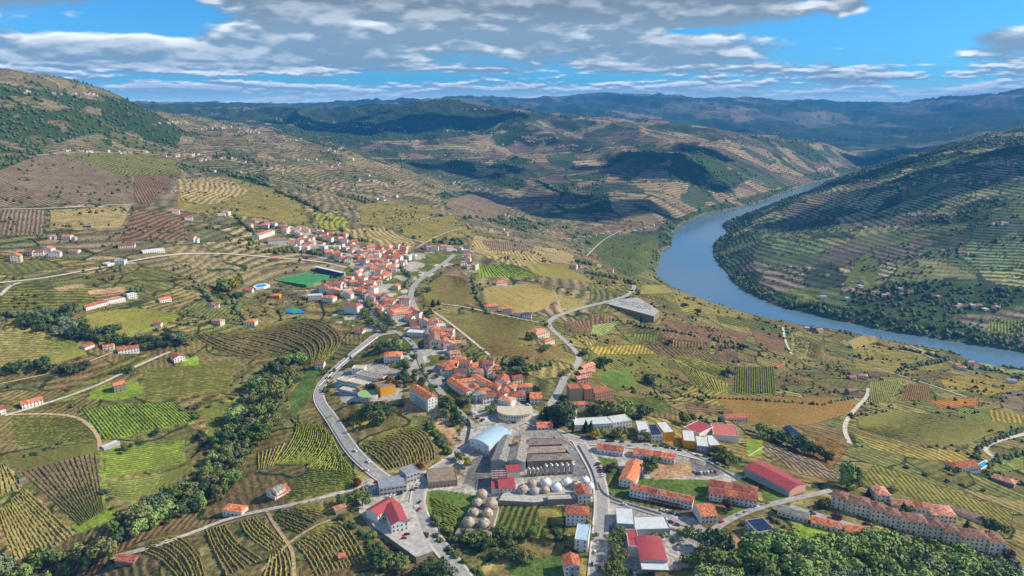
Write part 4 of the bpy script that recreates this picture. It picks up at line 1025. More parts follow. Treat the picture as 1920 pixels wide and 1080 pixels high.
# church: tower, nave, apse
g = G([800, 817], [655, 655]); c = g[0]; root = tag(empty('church', c[0], c[1], c[2], .12), 'grey stone church with a square belfry tower', 'church')
MB().box(-3.2, 3.2, 0, 6.4, -4, 19).box(-3.6, 3.6, -.4, 6.8, 19, 19.8).build('tower', WALL['s'], root)
MB().add([(-3.2, 0, 19.8), (3.2, 0, 19.8), (3.2, 6.4, 19.8), (-3.2, 6.4, 19.8), (0, 3.2, 25)], [(0, 1, 4), (1, 2, 4), (2, 3, 4), (3, 0, 4), (3, 2, 1, 0)]).build('spire', WALL['s'], root)
for z in (7, 15.5): put(root, 'window', WIN, 0, 0, z, 0, (1.3, 1, 1.8)); put(root, 'window', WIN, 3.2, 3.2, z, pi / 2, (1.3, 1, 1.8))
q = wall_mesh('G', 13, 30, 10, .45).build('nave_wall', WALL['c'], root); q.location = (10, 16, 0)
q = roof_mesh('G', 13, 30, 10, .45).build('roof', ROOF['t'], root); q.location = (10, 16, 0)
put(root, 'door', GATE, 10, 1, 0)
for i in range(3): put(root, 'window', WIN, 7 + i * 3, 1, 6.5, 0, (1.2, 1, 1.8))
FOOT.append((c[0] + 8, c[1] + 12, 16))

# ---------------------------------------------------------------- town houses
# u,v of the ground at the middle of the front; optional roof letter
TH = '''
815,632o 842,645o 857,648s 845,663b 851,673s 858,684o 846,703o 873,696r 885,700r 893,697o 899,708s 915,697r 863,707b 854,717r 889,739r 908,744o 898,752g 915,756b 934,754r 924,740r 958,756o 950,768s 840,655s 822,640o 832,652o
700,578o 707,586o 714,592o 694,570o 768,604o 783,599b 794,614o 806,620r 826,616w 819,630o 841,629s 776,612r 812,610s 674,626r 599,692r 735,645t 843,643o 690,562o 684,556o 720,571s 745,578s 758,574r
482,418o 497,421s 513,425s 529,430o 542,433s 556,434s 467,427r 506,440s 557,446s 567,449s 546,458o 560,460o 573,458o 582,455s 549,466s 557,469w 571,469w 585,467w 598,466w 620,468w 630,468w 590,448o 603,449s 618,456s 634,448o 640,443o 645,459o 658,462s 664,455o 638,463r 647,471o
616,482o 657,475r 666,473o 674,477s 680,471o 687,477o 664,482s 673,482r 655,486s 695,482o 707,486w 710,473r 722,473o 730,474o 734,487o 745,476s 757,472o 740,494s 751,499r 722,494s
676,508w 688,505w 671,510r 705,506o 700,513o 687,518o 714,511s 724,510s 736,512w 709,519o 717,525o 690,536o 680,533s 672,530r 662,536o 655,528s 644,535o 635,538s 659,545o 632,545r 607,549r 600,547r 617,548o 742,544o 705,562o 651,552w 640,552o 626,552s 698,530o 706,536s
806,469s 801,468r 815,470s 832,470o 842,471s 852,471w 862,474s 872,475w 881,480s 876,485o 877,491o 867,498s 880,505s 890,506w 774,487w 783,487w 764,488w 763,471o 744,466s 726,466s
92,448o 124,451o 55,480r 70,480r 87,478o 100,482s 137,475o 27,492o 200,499w 223,497w 358,453r 328,401o 352,413r 163,427t 414,404w 423,403w 394,577r 407,610s 465,548r
1115,443o 1130,440s 1105,445s 1140,437w 1078,505s 1122,500o 1145,510o 1064,452s 1190,433w 1200,431s 1210,428w 1225,424w 1095,447w 1160,440s
942,432o 954,436o 948,441s 968,452s 920,434s
715,372w 705,375w 727,370o 742,370s 718,376b 775,362o 690,330o 660,300s
1527,622t 1517,618w 1537,624s 1796,690s 1805,695o 1822,685s 1830,690r 1598,712t 1620,712s 1640,708r 1763,648r 1737,650s 1900,720w
1545,560w 1590,563w 1640,553o 1660,557w 1668,556s 1745,556o 1760,558o 1800,575w 1827,577w 1850,582w 1870,580s 1615,540w 1690,545w
'''
LANDM = [('the football pitch', 568, 525), ('the church tower', 800, 640), ('the courtyard building', 755, 590), ('the round market', 963, 778), ('the hilltop school', 680, 720), ('the tree lined avenue', 690, 590), ('the valley road bend', 850, 482), ('the swimming pool', 488, 538),
         ('the upper quarter flats', 520, 452), ('the upper vineyard edge', 640, 440), ('the hill road villa', 288, 470), ('the cemetery', 1190, 575), ('the river hamlet', 1130, 440), ('the river bend', 1235, 470), ('the long orange range', 860, 725), ('the hilltop winery', 720, 372),
         ('the stone lane', 100, 480), ('the brown hill terraces', 340, 410), ('the terraced bowl', 450, 600), ('the pitch grandstand', 620, 505), ('the far river bank', 1600, 555), ('the shaded hillside terraces', 1500, 495), ('the hillside hamlet', 1740, 408),
         ('the upper shaded slope', 1850, 320), ('the bank wood', 1790, 660), ('the white road', 1475, 640), ('the town gardens', 760, 490), ('the straight farm lane', 1630, 712), ('the round tree clump', 725, 640)]
RN = {'o': 'orange roofed', 'r': 'red roofed', 's': 'salmon roofed', 'b': 'brown roofed', 't': 'old tile roofed', 'g': 'grey roofed', 'w': 'flat roofed'}
toks = TH.split(); uv = [list(map(float, t.rstrip('orsbtgw').split(','))) for t in toks]
# the dense quarters between the houses picked out above
ri = random.Random(77); wg = G([q[0] for q in uv], [q[1] for q in uv]); occ_ = [(a, b_, 7.5) for a, b_, _ in wg] + FOOT
rdp = np.concatenate([densify(G(*smooth(P2(px), 2).T)[:, :2], 60) for nm, w, m, px in ROADS if nm in ('town_street', 'main_road', 'valley_road')])
for px, nmax in (('480,418 560,432 640,440 662,470 640,476 590,470 545,462 560,445 500,432', 24), ('612,476 660,468 760,470 760,500 740,512 700,545 690,565 640,560 610,552 660,530 680,500 640,492', 60), ('690,560 720,560 800,606 830,640 862,690 850,700 830,650 800,625 770,620', 22), ('835,690 880,690 925,705 975,725 1010,740 990,752 900,750 860,720', 22)):
    pg = np.array(P2(px)); k_ = 0
    for _ in range(3000):
        if k_ >= nmax: break
        u, v = ri.uniform(*[f_(pg[:, 0]) for f_ in (np.min, np.max)]), ri.uniform(*[f_(pg[:, 1]) for f_ in (np.min, np.max)])
        if not inside(np.array([u]), np.array([v]), pg)[0]: continue
        g = G([u], [v])[0]
        if min((g[0] - a) ** 2 + (g[1] + 5 - b_) ** 2 - (r_ + 4.2) ** 2 for a, b_, r_ in occ_) < 0: continue
        if np.min(np.hypot(rdp[:, 0] - g[0], rdp[:, 1] - g[1] - 4)) < 9: continue
        occ_.append((g[0], g[1] + 5, 6.5)); k_ += 1
        if len(uv) < 318: uv.append([u, v]); toks.append('x' + ri.choice('oooossrrw'))
uv = np.array(uv); gp = G(uv[:, 0], uv[:, 1])
HREC = []
rs = random.Random(5)
near = sorted(range(len(toks)), key=lambda i: gp[i, 1])
for i in near:
    t = toks[i][-1]; x, y, z = gp[i]; u, v = uv[i]
    kind = {'w': 'f'}.get(t, rs.choice('gghG'))
    big = 1.0 if y < 1500 else 1.1
    w_ = rs.uniform(10, 15.5) * big; d_ = rs.uniform(8.5, 12) * big; st = rs.choice((1, 2, 2, 2, 3)) if y < 1600 else rs.choice((1, 2, 2)); h = st * 2.9 + .4
    rz = radians(rs.uniform(-32, 25)) if u < 900 else radians(rs.uniform(-25, 25))
    lm = min(LANDM, key=lambda q: abs(q[1] - u) + 1.6 * abs(q[2] - v)); du, dv = u - lm[1], v - lm[2]
    rel = 'beside' if abs(du) > 2.2 * abs(dv) else 'behind' if dv < 0 else 'in front of'
    sz = {1: 'low', 2: 'two storey', 3: 'tall'}[st]
    HREC.append([abs(du) + 1.6 * abs(dv), f'{sz} white {RN[t]} house', f'{rel} {lm[0]}', i])
    wc = rs.choice('wwwwwcw') if t != 't' else 's'
    far_ = y > 1250
    if not far_:
        o = house_at('house', x, y + d_ / 2, float(z), w_, d_, h, rz, kind, t if t != 'w' else rs.choice(('be', 'w', 'gr')), wc, st, '', 'house', win=1, chim=1 if rs.random() < .5 else 0, sides='fr' if y < 1000 else 'f', wgap=3.2)
    else:
        o = wall_mesh(kind, w_, d_, h, .42).build('house', WALL[wc]); o.location = (x, y + d_ / 2, float(z)); o.rotation_euler = (0, 0, rz)
        roof_mesh(kind, w_, d_, h, .42).build('roof', ROOF[t if t != 'w' else 'be'], o); FOOT.append((x, y + d_ / 2, 7)); o['category'] = 'house'
    HREC[-1].append(o)
    if not far_ and rs.random() < .5:
        sx_ = rs.choice((-1, 1)); aw, ad, ah = rs.uniform(3.5, 6), rs.uniform(4, d_ * .8), rs.uniform(2.6, min(h, 4.6))
        ex = wall_mesh('s', aw, ad, ah, .3).build('extension', WALL[rs.choice('wcg')], o); ex.location = (sx_ * (w_ / 2 + aw / 2 + .02), rs.uniform(-1, 1), 0)
        roof_mesh('s', aw, ad, ah, .3, ov=.15).build('roof', ROOF[rs.choice('osrtg')], ex)
    if not far_ and rs.random() < .4 and st > 1:
        bx = MB().box(-2, 2, -1.2, 0, 2.7, 2.85).box(-2, 2, -1.2, -1.1, 2.85, 3.8).build('balcony', WALL['w'], o); bx.location = (rs.uniform(-1.5, 1.5), -d_ / 2, 0)
from collections import defaultdict
by = defaultdict(list)
for q in HREC: by[(q[1], q[2])].append(q)
ORD = ['', 'second ', 'third ', 'fourth ', 'fifth ', 'sixth ', 'seventh ', 'eighth ', 'ninth ', 'tenth ']
for (a, b_), L in by.items():
    L.sort(key=lambda q: q[0])
    for k, q in enumerate(L):
        o = q[-1]
        if len(L) == 1: o['label'] = f'{a} {b_}'
        else:
            u = uv[q[3]][0]; al = sorted(L, key=lambda p: uv[p[3]][0]); pos = al.index(q)
            o['label'] = f'{ORD[min(pos, 9)] if pos else "first "}{a} {b_}'
        o['group'] = 'white houses of the valley town'

# distant villages: too many and too small to tell apart
VIL = '1520,505,30,12,10;1620,550,90,8,16;1800,575,50,6,16;1740,403,60,6,28;1880,305,40,12,16;1700,345,60,14,12;60,172,30,3,6;110,176,60,3,14;165,178,18,5,16;330,230,30,5,22;400,240,50,6,40;470,248,30,5,24;550,262,40,8,18;620,282,40,10,14;340,292,30,6,26;380,300,18,6,18;150,284,40,4,14;220,286,30,4,10;270,285,12,3,6;430,300,40,10,8;460,325,80,12,12;60,290,10,3,4;1010,262,40,10,40;1060,275,30,6,26;985,258,14,6,20;1100,282,40,6,14;880,248,60,8,16;850,290,60,12,10;700,240,60,14,24;560,228,90,10,24;860,345,30,8,12;900,355,20,6,6;840,330,24,6,6;1480,264,40,4,44;1380,258,60,6,22;1330,252,30,3,14;1550,320,16,5,22;1570,326,10,3,10;1430,345,16,5,12;1300,352,30,8,8;1440,300,40,8,8;1540,262,40,6,16;1640,250,120,14,18;1800,250,80,14,12;900,205,60,4,10;1250,205,120,6,14;1820,340,60,16,14;1720,330,60,14,10;1850,370,60,16,12;1560,375,40,14,10;1640,430,60,14,10;1760,470,100,20,10;1620,530,70,14,8;1880,420,30,10,8;1620,340,20,5,8;1700,355,24,5,8;560,300,60,14,10;720,345,40,10,8;1450,250,60,4,12;620,310,40,10,8'
rv = np.random.default_rng(3); us = []; vs = []
for q in VIL.split(';'):
    u, v, su_, sv_, n_ = map(float, q.split(','))
    m_ = int(n_ * .8); t_ = rv.normal(0, 1, m_); sl_ = rv.uniform(-.25, .25)
    us += list(u + t_ * su_ * .5); vs += list(v + sl_ * t_ * sv_ * 1.2 + rv.normal(0, .22 * sv_, m_))
g = G(us, vs); g = g[(g[:, 1] < 14000) & (g[:, 2] > -214)]
V = []; Q = []; MI = []
for x, y, z in g:
    s = rv.uniform(.6, 1.1) * (1 + y / 16000); w_, d_, h_ = 5.5 * s, 4.6 * s, rv.uniform(2.6, 4.6) * s; a = rv.uniform(-.6, .6); ca, sa = cos(a), sin(a); b0 = len(V)
    for px_, py_, pz_ in ((-w_, -d_, -5), (w_, -d_, -5), (w_, d_, -5), (-w_, d_, -5), (-w_, -d_, h_), (w_, -d_, h_), (w_, d_, h_), (-w_, d_, h_), (-w_, 0, h_ + d_ * .55), (w_, 0, h_ + d_ * .55)):
        V.append((x + px_ * ca - py_ * sa, y + px_ * sa + py_ * ca, z + pz_))
    rc = 1 if rv.random() < .75 else 2
    for f_, m_ in (((0, 1, 5, 4), 0), ((1, 2, 6, 5), 0), ((2, 3, 7, 6), 0), ((3, 0, 4, 7), 0), ((4, 5, 9, 8), rc), ((6, 7, 8, 9), rc), ((5, 6, 9, 9), 0), ((7, 4, 8, 8), 0)):
        Q.append([b0 + i for i in f_]); MI.append(m_)
me = bpy.data.meshes.new('distant_village_houses'); me.from_pydata(V, [], [tuple(dict.fromkeys(q)) for q in Q])
for m in (mat('far_render', 'bfb8a6', .9, .08), ROOF['s'], ROOF['t']): me.materials.append(m)
me.polygons.foreach_set('material_index', np.array(MI, np.int32)); me.update()
tag(link('distant_village_houses', me), 'tiny white houses of far hillside villages and scattered farms', 'village', kind='stuff')
# ---------------------------------------------------------------- winery tanks, domes, terraces
DOMES = [(903, 933, 11, 't'), (895, 949, 10.5, 't'), (921, 953, 12.5, 't'), (888, 967, 10, 't'), (914, 969, 11, 't'), (879, 987, 12, 't'), (907, 989, 12, 't'),
         (980, 924, 11, 't'), (997, 912, 9.5, 't'), (1023, 911, 11, 'w'), (1002, 926, 9.5, 'g'), (1022, 924, 9, 't'), (1043, 920, 11, 'w'), (1062, 910, 10.5, 'w'), (1081, 917, 11, 't'), (1097, 906, 9.5, 'w'), (1106, 916, 8.5, 'w')]
def platform(name, label, cat, px, top=.6, down=8, m=None, capm=None):
    pp = np.array(P2(px)); g = G(*pp.T); z1 = (g[:, 2].max() + top if name != 'cemetery_terrace' else ZCEM)
    dx, dy, dz = ray(*pp.T); kq = (z1 - CZ) / dz; g = np.stack([kq * dx, kq * dy, g[:, 2]], 1)
    o = MB().prism([(p[0], p[1]) for p in g][::(1 if _area(g) > 0 else -1)], 0, down + top).build(name, m or WALL['s']); o.location = (0, 0, z1 - down - top)
    tag(o, label, cat)
    if capm:
        c = g[:, :2].mean(0); s = .985
        MB().prism([tuple(c + (p[:2] - c) * s) for p in g][::(1 if _area(g) > 0 else -1)], down + top, down + top + .06).build('paved_top', capm, o)
    return z1
def _area(g):
    x, y = g[:, 0], g[:, 1]; return .5 * float(np.sum(x * np.roll(y, -1) - y * np.roll(x, -1)))
ZD = platform('dome_terrace', 'small concrete terrace carrying seven tan dome tanks', 'terrace', '853,1000 921,1002 936,950 912,930 893,930 868,975', 1.2, 9, WALL['conc'], ROOF['tan'])
ZY = platform('walled_yard', 'paved yard on a high stone retaining wall beside the main road', 'yard', '676,962 704,990 780,1045 812,1034 794,1000 781,960 765,940 700,952', .2, 9, WALL['s'], WALL['conc'])
ZW = platform('winery_terrace', 'stone walled terrace under the white dome tanks', 'terrace', '935,938 1000,942 1060,936 1110,928 1112,902 1070,897 976,902 940,928', .5, 6, WALL['s'], WALL['conc'])
for l, q in BROOT.items():
    if 'walled yard' in l: q.location.z = ZY
DM = {'t': mat('tan_dome', 'b3a48c', .9, .34, 2.2, bump=.2, big=.12), 'w': mat('white_dome', 'd8d9d6', .8, .14, 2.2), 'g': mat('grey_dome', 'a9a69e', .9, .12, .5)}
prof = [(.9, 0), (.98, .2), (1.0, .4), (.96, .62), (.85, .86), (.67, 1.06), (.42, 1.2), (.15, 1.27)]
DMESH = {k: MB().lathe(prof, 20).build('dome_tank', m, smooth_=True).data for k, m in DM.items()}
for o in [o for o in COL.objects if o.name.startswith('dome_tank')]: bpy.data.objects.remove(o)
CAPM = MB().lathe([(.16, 1.23), (.16, 1.36), (.09, 1.4)], 10).build('hatch', WALL['s']).data; bpy.data.objects.remove([o for o in COL.objects if o.name.startswith('hatch')][0])
dl = ['tan dome tank at the back of the seven on the terrace', 'tan dome tank second from the back in the narrower file', 'largest tan dome tank, beside the winery lane', 'tan dome tank third in the narrower file', 'tan dome tank in the middle of the wider file', 'tan dome tank at the front corner of the terrace by the road', 'tan dome tank at the front corner of the terrace by the garden',
      'stained tan dome tank beside the red roofed office', 'tan dome tank behind the stained one', 'white dome tank closest behind the grey dome', 'grey dome tank in the front file', 'smaller tan dome tank beside the grey dome', 'large white dome tank in the front file', 'white dome tank of the back file near the steel tanks', 'tan dome tank between white domes', 'white dome tank at the back by the street', 'small white dome tank behind the street house']
for (u, v, r_, k), lb in zip(DOMES, dl):
    dx, dy, dz = ray(u, v); zt = ZD if v > 928 and u < 935 else ZW
    kk = (zt - CZ) / dz; x, y = kk * dx, kk * dy; R_ = r_ / F * kk * 1.0
    o = link('dome_tank', DMESH[k]); o.location = (x, y + R_ * .4, zt); o.scale = (R_, R_, R_)
    tag(o, lb, 'wine tank', 'dome shaped wine tanks'); c = put(o, 'hatch', CAPM, 0, 0, 0)
STEEL = mat('steel_tank', 'a8a69e', .38, .14, .8, metal=.55)
TANK = MB().lathe([(1, 0), (1, .93), (.75, .99), (.2, 1.03)], 18).build('steel_tank', STEEL, smooth_=False); tm = TANK.data; bpy.data.objects.remove(TANK)
TCAP = MB().lathe([(.3, 1.0), (.3, 1.07)], 8).build('hatch', WALL['w']); tcm = TCAP.data; bpy.data.objects.remove(TCAP)
LADR = MB().box(.98, 1.06, -.15, -.08, 0, 1).box(.98, 1.06, .08, .15, 0, 1).build('ladder', WALL['g']); lam = LADR.data; bpy.data.objects.remove(LADR)
for i, (u, v, r_, h_) in enumerate([(991, 892, 1.5, 7.5), (999, 892, 1.5, 7.5), (1007, 892, 1.5, 7.5), (1014.5, 891, 1.5, 7.5), (1023, 890, 2, 9.5), (1033, 889, 2, 9.5), (1043, 889, 2, 9.5), (1053, 888, 2, 9.5), (1063, 888, 2, 9.5), (1073, 887, 2, 9.5)]):
    g = G([u], [v])[0]; o = link('steel_tank', tm); o.location = (g[0], g[1] + .5, g[2] - .3); o.scale = (r_, r_, h_)
    ordn = ['first', 'second', 'third', 'fourth', 'fifth', 'sixth'][i if i < 4 else i - 4]
    tag(o, f'{ordn} of the {"four shorter" if i < 4 else "six taller"} steel tanks, counted from the winery hall', 'wine tank', 'upright steel wine tanks')
    put(o, 'hatch', tcm, 0, 0, 0); put(o, 'ladder', lam, 0, 0, 0, -pi / 2)

# football pitch
corn = G([512, 574, 626, 575], [525, 511, 519, 539]); z_ = corn[:, 2].max() + .3
PITM = mat('artificial_turf', '3f8a50', .9, .1, .1)
o = MB().prism([(p[0], p[1]) for p in corn][::(1 if _area(corn) > 0 else -1)], z_ - 7, z_).build('football_pitch', PITM); o['kind'] = 'structure'
cc = corn[:, :2].mean(0)
def pl(a, b_): return corn[a, :2] * (1 - b_) + corn[(a + 1) % 4, :2] * b_
for a in range(4):
    p, q = [cc + (corn[k, :2] - cc) * .94 for k in (a, (a + 1) % 4)]
    d = (q - p) / np.linalg.norm(q - p) * .0; nn = np.array([-(q - p)[1], (q - p)[0]]) / np.linalg.norm(q - p) * .12
    MB().prism([tuple(p - nn), tuple(q - nn), tuple(q + nn), tuple(p + nn)], z_ + .01, z_ + .03).build('pitch_line', LINE)['kind'] = 'structure'
POLE = mat('galvanised_pole', 'b8b8b4', .5, .05, metal=.3)
def mast(name, label, cat, u, v, h, heads=1, r=.16, group=None, z=None):
    g = G([u], [v])[0]; o = MB().lathe([(r, -1), (r * .6, h)], 8).build(name, POLE); o.location = (g[0], g[1], z if z is not None else g[2])
    tag(o, label, cat, group)
    if heads: MB().box(-.9 * heads, .9 * heads, -.25, .25, h, h + .6).build('floodlight', WALL['w'], o)
    return o
for u, v, lb in ((508, 524, 'tall floodlight mast at the vineyard corner of the pitch'), (568, 505, 'tall floodlight mast behind the pitch'), (580, 537, 'tall floodlight mast at the town corner of the pitch'), (628, 518, 'floodlight mast beside the grandstand end')):
    mast('floodlight_mast', lb, 'floodlight', u, v, 20, 1.6, .28, 'pitch floodlights')
g = G([588, 640], [506, 520]); e = g[1, :2] - g[0, :2]; w_ = np.hypot(*e); root = tag(empty('grandstand', *((g[0, :2] + g[1, :2]) / 2), g[:, 2].mean(), atan2(e[1], e[0])), 'grandstand with blue seats and curved white roof beside the pitch', 'grandstand')
b = MB()
for i in range(6): b.box(-w_ / 2, w_ / 2, i * 1.1, (i + 1) * 1.1, -3, .6 + i * .6)
b.build('seating_tier', mat('blue_seats', '4a6f9c', .7, .1), root)
MB().add([(-w_ / 2, -1, 7), (w_ / 2, -1, 7), (w_ / 2, 9, 6), (-w_ / 2, 9, 6), (-w_ / 2, -1, 7.3), (w_ / 2, -1, 7.3), (w_ / 2, 9, 6.3), (-w_ / 2, 9, 6.3)], [(0, 3, 2, 1), (4, 5, 6, 7), (0, 1, 5, 4), (1, 2, 6, 5), (2, 3, 7, 6), (3, 0, 4, 7)]).build('roof', ROOF['w'], root)
MB().box(-w_ / 2, w_ / 2, 7, 8.6, -3, 6.2).build('back_wall', WALL['w'], root)
# swimming pools
PW = mat('pool_water', '35a6cf', .08, .05, .5, spec=.5)
def pool(label, px):
    g = G(*np.array(P2(px)).T); z = g[:, 2].max() + .4; pg = [(p[0], p[1]) for p in g][::(1 if _area(g) > 0 else -1)]; c = g[:, :2].mean(0)
    o = MB().prism([tuple(c + (np.array(p) - c) * 1.35) for p in pg], z - 3, z).build('swimming_pool', WALL['w']); tag(o, label, 'swimming pool')
    MB().prism(pg, z, z + .05).build('pool_water', PW, o)
pool('oval turquoise swimming pool on a white deck below the football pitch', '478,538 484,534 496,534 502,538 494,542 482,542')
pool('small turquoise pool beside the white hipped villa', '1832,874 1846,871 1851,876 1838,880')
g = G(*np.array(P2('530,583 545,576 562,580 574,588 550,590')).T); z = g[:, 2].max() + .2
o = MB().prism([(p[0], p[1]) for p in g][::(1 if _area(g) > 0 else -1)], z - 3, z).build('play_court', mat('blue_court', '2f7aa8', .8, .1)); tag(o, 'bright blue and green play court beside the terraced bowl', 'play court')
pg = [(g[i, 0], g[i, 1]) for i in (1, 2, 4)]
MB().prism(pg[::(1 if _area(np.array(pg)) > 0 else -1)], z, z + .05).build('court_green', mat('green_court', '3f9a55', .8, .1), o)

# cemetery
ZC = platform('cemetery_terrace', 'long cemetery terrace on a high stone retaining wall above the river', 'cemetery', '1136,569 1226,593 1236,583 1217,570 1196,558 1164,561', .6, 26, WALL['s'], WALL['conc'])
TOMB = MB().box(-.6, .6, -1.1, 1.1, 0, .8, 0).build('tomb', [mat('white_marble', 'd6d4ce', .5, .1)]); tm2 = TOMB.data; bpy.data.objects.remove(TOMB)
CROSS = MB().box(-.12, .12, -.1, .1, .8, 2.6).box(-.5, .5, -.1, .1, 1.9, 2.15).build('cross', WALL['w']); cm = CROSS.data; bpy.data.objects.remove(CROSS)
CHAP = None
for i in range(13):
    for j in range(5):
        u = 1163 + i * 4.4 + j * 1.0; v = 562.5 + j * 2.2 + i * .75
        if v > 583 or rs.random() < .12: continue
        dx, dy, dz = ray(u, v); k = (ZC - CZ) / dz
        o = link('tomb', tm2); o.location = (k * dx, k * dy, ZC); s = rs.uniform(1.0, 1.7); o.scale = (s, s, s * rs.uniform(.9, 1.6)); tag(o, 'white marble tomb with cross in the walled cemetery', 'tomb', 'tombs of the cemetery')
        put(o, 'cross', cm, 0, .9, 0)
# round concrete terrace with green top under the yellow hall
c = G([688], [753])[0]; o = MB().lathe([(11, -4), (11, 5.5), (10.4, 5.5), (10.4, 5.1)], 36).build('round_terrace', WALL['conc']); o.location = c + np.array([0, 9, 0]); tag(o, 'round concrete viewing terrace with a green floor', 'terrace')
MB().lathe([(10, 5.1), (10, 5.2)], 30).build('terrace_floor', mat('green_floor', '86b070', .9, .1), o)
# traffic islands
for u, v, r_, lb in ((620, 782, 4, 'grassy oval traffic island on the left bend of the main road'.replace('left ', '')), (1314, 869, 4, 'round paved island in the school car park')):
    c = G([u], [v])[0]; o = MB().lathe([(r_, -1), (r_, .45), (r_ - .3, .45)], 24).build('traffic_island', WALL['conc']); o.location = (c[0], c[1], c[2] + .25); tag(o, lb, 'traffic island')
    MB().lathe([(r_ - .4, .4), (r_ - .6, .6)], 20).build('island_top', mat('verge_grass', '6f8a3a', .9, .2) if u < 900 else ROOF['tan'], o)
# retaining walls and garden walls along roads
def wallrun(label, px, h=1.2, t=.4, m='conc', name='boundary_wall'):
    g = G(*smooth(P2(px), 2).T); V = []; g = densify(g, max(3, int(np.linalg.norm(np.diff(g, axis=0), axis=1).sum() / 5)))
    tt = np.gradient(g[:, :2], axis=0); tt /= np.linalg.norm(tt, axis=1)[:, None]; n = np.stack([-tt[:, 1], tt[:, 0]], 1) * t / 2
    z = HZ(g[:, 0], g[:, 1]); k = len(g)
    V = np.concatenate([np.c_[g[:, :2] - n, z - 1.5], np.c_[g[:, :2] + n, z - 1.5], np.c_[g[:, :2] + n, z + h], np.c_[g[:, :2] - n, z + h]])
    Q = [(a * k + i, a * k + i + 1, ((a + 1) % 4) * k + i + 1, ((a + 1) % 4) * k + i) for a in range(4) for i in range(k - 1)]
    o = arrays_object(name, V, Q, [WALL[m]]); tag(o, label, 'wall'); return o
wallrun('low wall on the outer edge of the street below the terraced rows', '1122,905 1130,925 1150,938 1190,950 1240,965', 1.6)
wallrun('long low wall beside the parking street under the yellow school', '1285,846 1330,868 1372,892 1385,900')
wallrun('stone wall along the stone lane above the dark terraces', '640,930 560,950 500,962 430,980 380,998', 1.0, .5, 's')
wallrun('white parapet on the outer side of the main road ramp', '598,725 640,682 690,646 708,633', 1.1, .4, 'w')
wallrun('high stone wall of the winery yard beside the curving street', '1085,836 1098,858 1114,890 1121,920', 1.8, .4, 'conc')
wallrun('curved stone wall under the parking lane', '876,786 885,800 878,830', 2.5, .5, 's')
wallrun('long pale wall between tree row and bare car park', '1440,838 1480,854 1530,876 1566,888', 1.0, .35, 'conc')
wallrun('high garden wall of the red workshop beside the sloping lane', '1195,975 1240,985 1290,1003 1322,1020', 1.4)
wallrun('low wall closing the bright lawn behind the gym', '1402,856 1432,838', .9, .3, 'conc')
# TV mast and power pylons
PYL = None
def pylon(label, u, v, h):
    g = G([u], [v])[0]; b = MB(); w_ = h * .06
    for sx in (-1, 1):
        for sy in (-1, 1):
            b.add([(sx * w_ - .15, sy * w_, -1), (sx * w_ + .15, sy * w_, -1), (sx * .3 + .12, sy * .3, h), (sx * .3 - .12, sy * .3, h)], [(0, 1, 2, 3), (3, 2, 1, 0)])
            b.add([(sx * w_, sy * w_ - .15, -1), (sx * w_, sy * w_ + .15, -1), (sx * .3, sy * .3 + .12, h), (sx * .3, sy * .3 - .12, h)], [(0, 1, 2, 3), (3, 2, 1, 0)])
    for i in range(8):
        z = h * i / 8; q = w_ * (1 - i / 8) + .3; b.box(-q, q, -q - .08, -q + .08, z, z + .15).box(-q, q, q - .08, q + .08, z, z + .15).box(-q - .08, -q + .08, -q, q, z, z + .15).box(q - .08, q + .08, -q, q, z, z + .15)
    o = b.build('lattice_mast', POLE); o.location = (g[0], g[1], g[2]); tag(o, label, 'mast', 'lattice masts on the hills')
    b2 = MB()
    for z in (.72, .84, .95): b2.box(-h * .12, h * .12, -.12, .12, h * z, h * z + .25)
    b2.build('crossarm', POLE, o)
pylon('tall lattice mast on the wooded hill', 159, 250, 42); pylon('small lattice mast on the brown hill field', 79, 300, 26)
# lamp posts along streets
LP = MB().lathe([(.1, -.5), (.07, 8)], 6).box(-1.6, 0, -.05, .05, 7.9, 8.02).build('street_lamp', POLE); lpm = LP.data; bpy.data.objects.remove(LP)
LH = MB().box(-2.1, -1.3, -.16, .16, 7.84, 8.0).build('lamp_head', WALL['w']); lhm = LH.data; bpy.data.objects.remove(LH)
for i, (u, v, a) in enumerate([(797, 975, 0), (825, 1008, 0), (862, 1048, 0), (891, 1081, 0), (780, 932, 0), (727, 907, 0), (691, 872, 0), (667, 843, 0), (652, 825, 0), (740, 918, 0), (816, 861, 180), (838, 873, 0), (1146, 938, 0), (1139, 1030, 180), (1309, 985, 0), (1353, 888, 0), (1490, 870, 90), (1527, 882, 90), (1112, 866, 0), (1227, 848, 0), (1278, 857, 0), (1522, 970, 0), (1435, 972, 0), (905, 606, 0), (872, 655, 0), (829, 592, 0), (838, 500, 0), (826, 505, 0), (1075, 700, 180), (1048, 680, 0), (1108, 1000, 0), (1108, 955, 0)]):
    g = G([u], [v])[0]; o = link('street_lamp', lpm); o.location = (g[0], g[1], g[2]); o.rotation_euler = (0, 0, radians(a)); put(o, 'lamp_head', lhm, 0, 0, 0)
    lmk = ['the walled yard', 'the dome terrace', 'the wooded road bank', 'the picture bottom bend', 'the showroom corner', 'the road fork', 'the hillock vineyard', 'the road outer curve', 'the hillock top', 'the showroom front', 'the winery street', 'the brown flat building', 'the long white row', 'the dark street tree', 'the car park trees', 'the car park wall', 'the tree row car park', 'the end of the tree row', 'the winery gate', 'the parking street', 'the school parking street', 'the apartment street', 'the solar house street', 'the lane villas', 'the country lane', 'the courtyard building', 'the upper road bend', 'the upper road grass', 'the pink terraces', 'the valley road edge', 'the flat white house', 'the three storey house'][i]
    tag(o, f'slim grey street lamp beside {lmk}', 'street lamp', 'street lamps')
